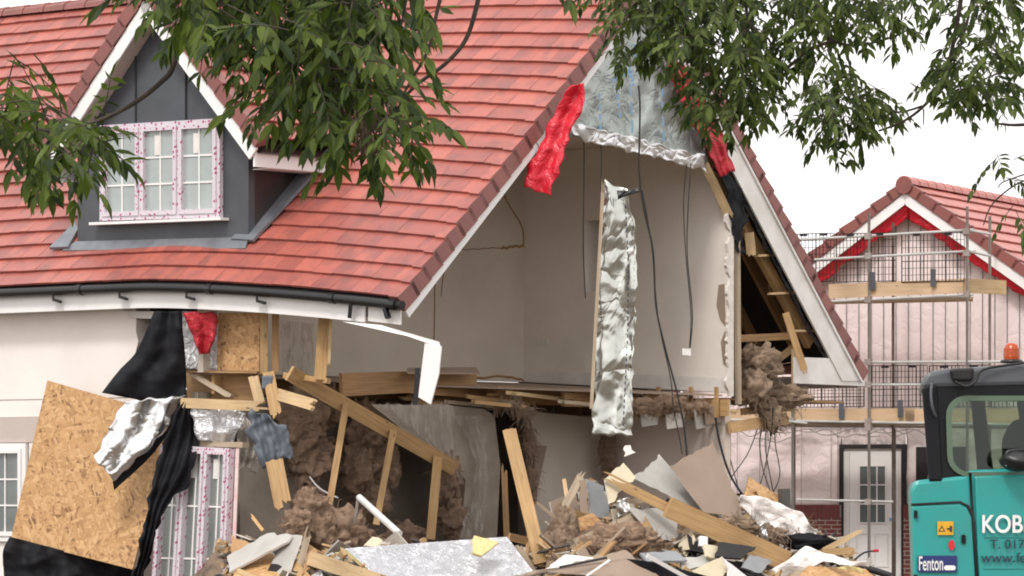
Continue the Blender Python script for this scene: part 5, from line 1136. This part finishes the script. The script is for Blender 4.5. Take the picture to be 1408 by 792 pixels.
obj('roof_handle', MB().tube(smooth_line([X(1282, 524, -.06), X(1280, 540, -.07), X(1282, 560, -.07), X(1287, 573, -.03)], 4), .012, 6), 'cab_roof', ex)
rbox('work_light', [X(1306, 507, -.05), X(1340, 505, -.05), X(1337, 524, -.05), X(1310, 524, -.05)], Vector((0, .2, 0)), 'black_plastic', bev=.02)
obj('light_cable', MB().tube(smooth_line([X(1312, 524, -.06), X(1328, 531, -.07), X(1342, 524, -.06), X(1352, 508, -.05), X(1408, 499, -.02)], 5), .012, 6), 'rubber', ex)
mr = obj('arm_rest', MB().blob(X(1402, 634, -.18), .16, (1.0, .7, .55), .12, 1.2), 'black_plastic', ex)
obj('grab_rail', MB().tube(smooth_line([X(1384, 641, -.2), X(1384, 626, -.2), X(1392, 620, -.2), X(1440, 618, -.2)], 4), .02, 8), 'black_plastic', ex)
# beacon
bc = MB()
prof = [(0, .066), (.04, .068), (.09, .065), (.12, .052), (.135, .03), (.138, .0)]
def lathe(c, prof, n=20):
    m_ = MB(); vs_ = []; 
    for h, r in prof:
        for k in range(n): vs_.append(c + Vector((math.cos(2 * math.pi * k / n) * max(r, .001), math.sin(2 * math.pi * k / n) * max(r, .001), h)))
    m_.add(vs_, [(i * n + k, i * n + (k + 1) % n, (i + 1) * n + (k + 1) % n, (i + 1) * n + k) for i in range(len(prof) - 1) for k in range(n)], 0, None, True); return m_
bpos = X(1391, 496, .3)
bb = obj('beacon_base', lathe(bpos - Z * .02, [(0, .0), (0, .095), (.02, .095), (.03, .08), (.03, 0)]), 'black_plastic', ex)
obj('beacon_lens', lathe(bpos + Z * .012, prof), 'amber', ex)
for k in range(4): obj('lens_ridge', lathe(bpos + Z * (.03 + k * .02), [(0, .067), (.004, .0695), (.008, .067)]), 'amber', ex)
# lettering and decals
def text(body, px, py, size, mat, bold=0., name='lettering', spacing=1., sx=1., dy=-.055, parent=None):
    cu = bpy.data.curves.new('t', 'FONT'); cu.body = body; cu.size = size; cu.extrude = .001; cu.resolution_u = 6; cu.offset = bold; cu.space_character = spacing
    to = bpy.data.objects.new('t', cu); COL.objects.link(to); bpy.context.view_layer.update()
    me = bpy.data.meshes.new_from_object(to.evaluated_get(bpy.context.evaluated_depsgraph_get()))
    bpy.data.objects.remove(to); bpy.data.curves.remove(cu)
    o0 = X(px, py, dy); dx = (X(px + 100, py, dy) - o0).normalized()
    mb = MB(); vs_ = [o0 + dx * v.co.x * sx + Z * v.co.y - Vector((0, 1, 0)) * v.co.z for v in me.vertices]
    mb.add(vs_, [list(p.vertices) for p in me.polygons]); bpy.data.meshes.remove(me)
    return obj(name, mb, mat, parent or ex)
text('KOBELCO', 1349, 732, .205, 'white_print', .0035, sx=.86, dy=-.064)
text('T. 01753', 1361, 754, .105, 'dark_print', .001, sx=1.1, dy=-.060)
text('www.fento', 1349, 773, .115, 'dark_print', .001, sx=1.1, dy=-.060)
def decal(name, x0, y0, x1, y1, mat, dy=-.048, sh=0.): return obj(name, MB().prism([X(x0, y1, dy), X(x1, y1 - sh, dy), X(x1, y0 - sh, dy), X(x0, y0, dy)], Vector((0, .003, 0))), mat, ex)
obj('door_latch', MB().prism(rrect(1322, 735, 1328, 748, 2.5, -.046), Vector((0, .01, 0))), 'cab_black', ex)
for yy in (702, 790): obj('door_hinge', MB().beam(X(1259, yy, -.045), X(1259, yy + 10, -.045), .03, .02, Vector((0, -1, 0))), 'cab_black', ex)
decal('warning_label', 1289, 717, 1311, 735.5, 'warn_yellow')
def tri(cx, cy, r): return [X(cx, cy - r, -.052), X(cx + r * .95, cy + r * .75, -.052), X(cx - r * .95, cy + r * .75, -.052)]
obj('warning_triangle', MB().ring(tri(1295, 727, 5), tri(1295, 727.4, 3.2), Vector((0, .003, 0))), 'dark_print', ex)
obj('warning_figure', MB().beam(X(1302, 727, -.052), X(1306, 727, -.052), .012, .004, Vector((0, -1, 0))).beam(X(1307.5, 723, -.052), X(1307.5, 731, -.052), .02, .004, Vector((0, -1, 0))), 'dark_print', ex)
c = X(1308.5, 749.5, -.048)
obj('red_reflector', MB().prism([c + Vector((.026 * math.cos(k * math.pi / 9), 0, .042 * math.sin(k * math.pi / 9))) for k in range(18)], Vector((0, .003, 0))), 'red_disc', ex)
decal('name_plate', 1262, 764, 1316, 787, 'navy')
text('Fenton', 1262.8, 784, .165, 'white_print', .002, sx=.46, dy=-.056)
obj('name_plate_bar', MB().prism(rrect(1298, 777.5, 1314, 784, 3.2, -.051), Vector((0, .002, 0))), 'white_print', ex)
# undercarriage (below the frame) so the machine stands on the ground
cxx = X(1430, 845).x
rbox('turntable', [P(1300, 846, 36.4), P(1560, 846, 36.4), P(1560, 862, 36.4), P(1300, 862, 36.4)], Vector((0, 1.3, 0)), 'cab_black')
for y0 in (36.1, 37.6):
    x0 = P(1240, 900, 36).x; x1 = P(1640, 900, 36).x; pts = []
    for k in range(9): a = R(90 + 180 * k / 8); pts.append(Vector((x0 + .3 + .28 * math.cos(a), y0, .29 + .28 * math.sin(a))))
    for k in range(9): a = R(270 + 180 * k / 8); pts.append(Vector((x1 - .3 + .28 * math.cos(a), y0, .29 + .28 * math.sin(a))))
    obj('track', MB().prism(pts, Vector((0, .4, 0))), 'rubber', ex)
obj('track_frame', MB().prism([Vector((x0 + .8, 36.5, .3)), Vector((x1 - .8, 36.5, .3)), Vector((x1 - .8, 36.5, .52)), Vector((x0 + .8, 36.5, .52))], Vector((0, 1.1, 0))), 'cab_black', ex)

# ================================================================== ASH TREES
def leaflet(mb, p, d, nrm, ln, wd, mi=0):
    sd = d.cross(nrm).normalized(); nn = sd.cross(d)
    q = [p, p + d * ln * .3 + sd * wd * .46 + nn * ln * .03, p + d * ln * .62 + sd * wd * .40 + nn * ln * .02, p + d * ln - nn * ln * .10, p + d * ln * .62 - sd * wd * .40 + nn * ln * .02, p + d * ln * .3 - sd * wd * .46 + nn * ln * .03, p + d * ln * .35 - nn * ln * .03, p + d * ln * .66 - nn * ln * .05]
    mb.add(q, [(0, 1, 6), (1, 2, 7, 6), (2, 3, 7), (0, 6, 5), (6, 7, 4, 5), (7, 3, 4)], mi)
def compound(mb, p, d, r, sc_=1.):
    d = d.normalized(); pairs = r.randint(3, 5); Ln = r.uniform(.16, .25) * sc_; step = Ln / (pairs + .4)
    sd = d.cross(Z); sd = sd.normalized() if sd.length > .1 else Vector((1, 0, 0))
    roll = r.uniform(-.9, .9); q = p.copy(); dd = d.copy(); path = [q.copy()]
    ll = r.uniform(.065, .10) * sc_
    for k in range(pairs):
        dd = (dd + Vector((0, 0, -.16))).normalized(); q = q + dd * step; path.append(q.copy())
        up = (Z * .9 + Vector((0, -.5, 0))).normalized()
        s2 = (sd * math.cos(roll) + up * math.sin(roll)).normalized()
        for sg in (-1, 1):
            ld = (dd * r.uniform(.45, .85) + s2 * sg * r.uniform(.6, 1.) + Vector((0, 0, -.18 - r.uniform(0, .55)))).normalized()
            nrm = (up + Vector((r.gauss(0, .4), r.gauss(0, .4), r.gauss(0, .3)))).normalized()
            leaflet(mb, q, ld, nrm, ll * r.uniform(.8, 1.1), ll * r.uniform(.30, .38))
    leaflet(mb, q, (dd + Vector((0, 0, -.25))).normalized(), Z + Vector((0, -.3, 0)), ll * 1.15, ll * .38)
    return path
def tree(label, Yc, blobs, branches, limb, trunk, seed, leafm, dens, sc_, dead=()):
    r = random.Random(seed); root = thing('ash_tree', label, 'tree', trunk[0])
    tb_ = MB().tube(smooth_line(trunk, 5), .26, 12, r1=.14); obj('trunk', tb_, 'bark', root)
    for L_ in limb: obj('limb', MB().tube(smooth_line([p + Vector((0, 0, 0)) for p in L_], 6), .06, 8, r1=.016), 'bark', root)
    for pts, r0, r1 in branches: obj('branch', MB().tube(smooth_line(PP(pts, Yc), 5), r0, 7, r1=r1), 'bark', root)
    mb = MB(); st = MB()
    for (cx, cy, rx, ry, n) in blobs:
        c3 = P(cx, cy, Yc)
        for _ in range(int(n * dens)):
            a = r.uniform(0, 6.283); k = math.sqrt(r.random())
            x = cx + rx * k * math.cos(a); y = cy + ry * k * math.sin(a) - (50 if Yc < 20 else 30); x -= 16 if Yc < 20 else 4; dy = r.gauss(0, .45)
            p = P(x, y, Yc + dy)
            d = Vector((math.cos(a) * .8 + r.gauss(0, .6), r.gauss(-.2, .6), r.gauss(-.38, .5)))
            path = compound(mb, p, d, r, sc_)
            mb.tube(path, .0028 * sc_, 4, mi=1, r1=.0015, caps=False)
    for (cx, cy, rx, ry, n) in dead:
        for _ in range(n):
            p = P(cx + r.gauss(0, rx * .5), cy + r.uniform(-ry, ry), Yc - .3 + r.gauss(0, .12)); leaflet(mb, p, Vector((r.gauss(0, .3), 0, -1)).normalized(), Vector((r.gauss(0, 1), -1, 0)).normalized(), .04, .009, 2)
    obj('foliage', mb, [leafm, 'bark', 'dead_seed'], root)
    return root
YA = 16.
def PL(l, Y=YA): return PP(l, Y)
tree('near ash tree whose leafy boughs hang in front of the roof and dormer', YA,
     [(20, 200, 26, 38, 12), (52, 190, 30, 26, 9), (45, 140, 34, 22, 6), (78, 235, 36, 34, 16), (108, 222, 30, 26, 10), (140, 252, 22, 24, 7), (172, 275, 8, 8, 1), (30, 240, 22, 14, 3), (108, 262, 16, 16, 4),
      (270, 4, 36, 14, 9), (262, 38, 26, 26, 9), (240, 50, 14, 14, 2), (330, 20, 60, 36, 30), (310, 60, 32, 18, 8), (400, 30, 60, 50, 34), (470, 30, 60, 50, 32), (540, 25, 45, 35, 12), (395, 90, 40, 30, 17), (450, 90, 55, 45, 34), (510, 90, 45, 45, 24), (550, 80, 25, 50, 9),
      (430, 145, 45, 30, 17), (480, 150, 45, 38, 22), (520, 165, 34, 34, 12), (400, 160, 26, 20, 5), (500, 205, 34, 28, 12), (550, 205, 32, 24, 9), (535, 235, 28, 20, 6), (585, 215, 18, 16, 3), (475, 190, 20, 18, 5), (620, 8, 30, 8, 3), (640, -12, 160, 8, 6), (430, -90, 150, 60, 60), (250, -110, 120, 60, 35), (600, -100, 120, 60, 30), (420, -190, 220, 70, 60), (0, -120, 140, 60, 25)],
     [([(258, -60), (252, 20), (238, 90), (222, 112), (190, 138), (150, 160), (115, 172), (70, 180), (38, 172)], .013, .005), ([(120, 176), (95, 160), (60, 140), (48, 118)], .004, .002), ([(110, 174), (125, 205), (160, 250)], .004, .002), ([(70, 180), (40, 205), (20, 240)], .004, .002),
      ([(665, -40), (655, 10), (640, 55), (612, 88), (575, 115), (552, 140), (545, 165)], .010, .005), ([(612, -30), (600, 20), (588, 70), (560, 120), (548, 150), (540, 210)], .008, .003), ([(545, 160), (520, 190), (510, 215)], .005, .002),
      ([(470, -60), (465, 10), (455, 80), (470, 150), (490, 190)], .014, .004), ([(360, -50), (350, 0), (310, 50)], .010, .003), ([(560, -40), (555, 20), (545, 50)], .008, .003)],
     [[P(-900, -700, YA), P(-300, -420, YA), P(100, -200, YA), P(262, -58, YA)], [P(-900, -700, YA), P(0, -450, YA), P(480, -200, YA), P(665, -38, YA)], [P(-300, -430, YA), P(200, -300, YA), P(470, -58, YA)]],
     [Vector((-6.0, YA + .5, 0)), P(-1500, 0, YA + .5), P(-1300, -400, YA + .3), P(-900, -700, YA), P(-700, -1100, YA)], 11, 'leaf', .98, 1.05, [(505, 175, 22, 28, 260)])
YB = 24.
tree('farther ash tree whose small leaved boughs hang over the right of the gable', YB,
     [(855, 10, 22, 16, 8), (880, 20, 30, 30, 26), (870, 70, 18, 34, 14), (885, 92, 20, 18, 8), (920, 40, 40, 50, 60), (960, 30, 50, 45, 60), (920, 78, 28, 32, 14), (965, 90, 36, 40, 24), (1000, 145, 34, 34, 24), (980, 165, 24, 22, 6), (1000, 165, 30, 26, 16), (1010, 60, 45, 50, 44), (1010, 110, 40, 40, 34), (1045, 100, 30, 50, 26), (1035, 155, 28, 26, 16), (1055, 165, 26, 16, 8), (1060, 20, 40, 25, 20), (1080, 70, 25, 40, 14), (1110, 20, 40, 25, 20),
      (1125, 70, 28, 28, 14), (1150, 45, 40, 30, 18), (1185, 20, 40, 25, 16), (1205, 50, 30, 25, 12), (1150, 110, 24, 30, 14), (1145, 150, 30, 30, 20), (1175, 160, 38, 32, 34), (1160, 195, 28, 22, 18), (1205, 180, 20, 20, 9), (1150, 15, 60, 16, 14), (1215, 70, 20, 24, 6), (1130, 180, 16, 20, 5),
      (1245, 10, 40, 18, 10), (1290, 15, 30, 14, 8), (1335, 40, 28, 32, 20), (1320, 110, 28, 28, 20), (1350, 120, 34, 40, 38), (1375, 70, 24, 30, 12), (1340, 150, 30, 18, 14), (1385, 15, 30, 18, 16), (1380, 150, 18, 22, 8), (1400, 70, 10, 20, 2), (1290, 140, 16, 12, 4), (1315, 165, 10, 10, 2), (1385, 262, 20, 26, 5), (1400, 300, 16, 22, 5), (1404, 170, 10, 10, 2), (1402, 195, 8, 6, 1), (960, -60, 110, 40, 70), (1150, -60, 110, 40, 60), (1330, -60, 110, 40, 50), (1100, -140, 260, 50, 120), (1480, 60, 50, 100, 40)],
     [([(1330, -60), (1318, 20), (1305, 85), (1290, 120), (1268, 148), (1240, 168), (1208, 180)], .014, .006), ([(1268, 146), (1240, 154), (1215, 152), (1204, 147)], .007, .004), ([(1270, 150), (1270, 172)], .005, .003), ([(1280, 122), (1262, 120), (1252, 114)], .006, .003),
      ([(1120, -40), (1125, 25), (1145, 55), (1180, 62), (1225, 52), (1250, 40)], .011, .004), ([(1145, 56), (1110, 70), (1085, 92), (1060, 102), (1030, 100)], .010, .004), ([(1130, -40), (1135, 30), (1120, 60), (1165, 110), (1150, 140)], .008, .004), ([(940, -50), (945, 30), (960, 90), (975, 130)], .016, .005), ([(1020, -50), (1030, 30), (1060, 60), (1035, 105)], .012, .004),
      ([(1408, 92), (1380, 98), (1350, 110)], .007, .003), ([(1430, 170), (1395, 172), (1372, 170)], .011, .006), ([(1440, 240), (1400, 252), (1365, 280), (1352, 310)], .006, .003), ([(1345, -50), (1330, 30), (1310, 90), (1285, 130)], .009, .005), ([(1440, 230), (1408, 240), (1380, 250), (1372, 258)], .005, .003)],
     [[P(2300, -500, YB), P(1900, -350, YB), P(1500, -200, YB), P(1332, -58, YB)], [P(2300, -500, YB), P(1700, -400, YB), P(1250, -200, YB), P(1122, -38, YB)], [P(1700, -400, YB), P(1200, -260, YB), P(942, -48, YB)], [P(2100, -400, YB), P(1700, 0, YB), P(1442, 236, YB)], [P(1900, -200, YB), P(1600, 60, YB), P(1430, 170, YB)]],
     [Vector((7.5, YB + .5, 0)), P(2450, 200, YB + .5), P(2350, -300, YB + .2), P(2300, -500, YB), P(2200, -1000, YB)], 12, 'leaf_far', .9, .92)
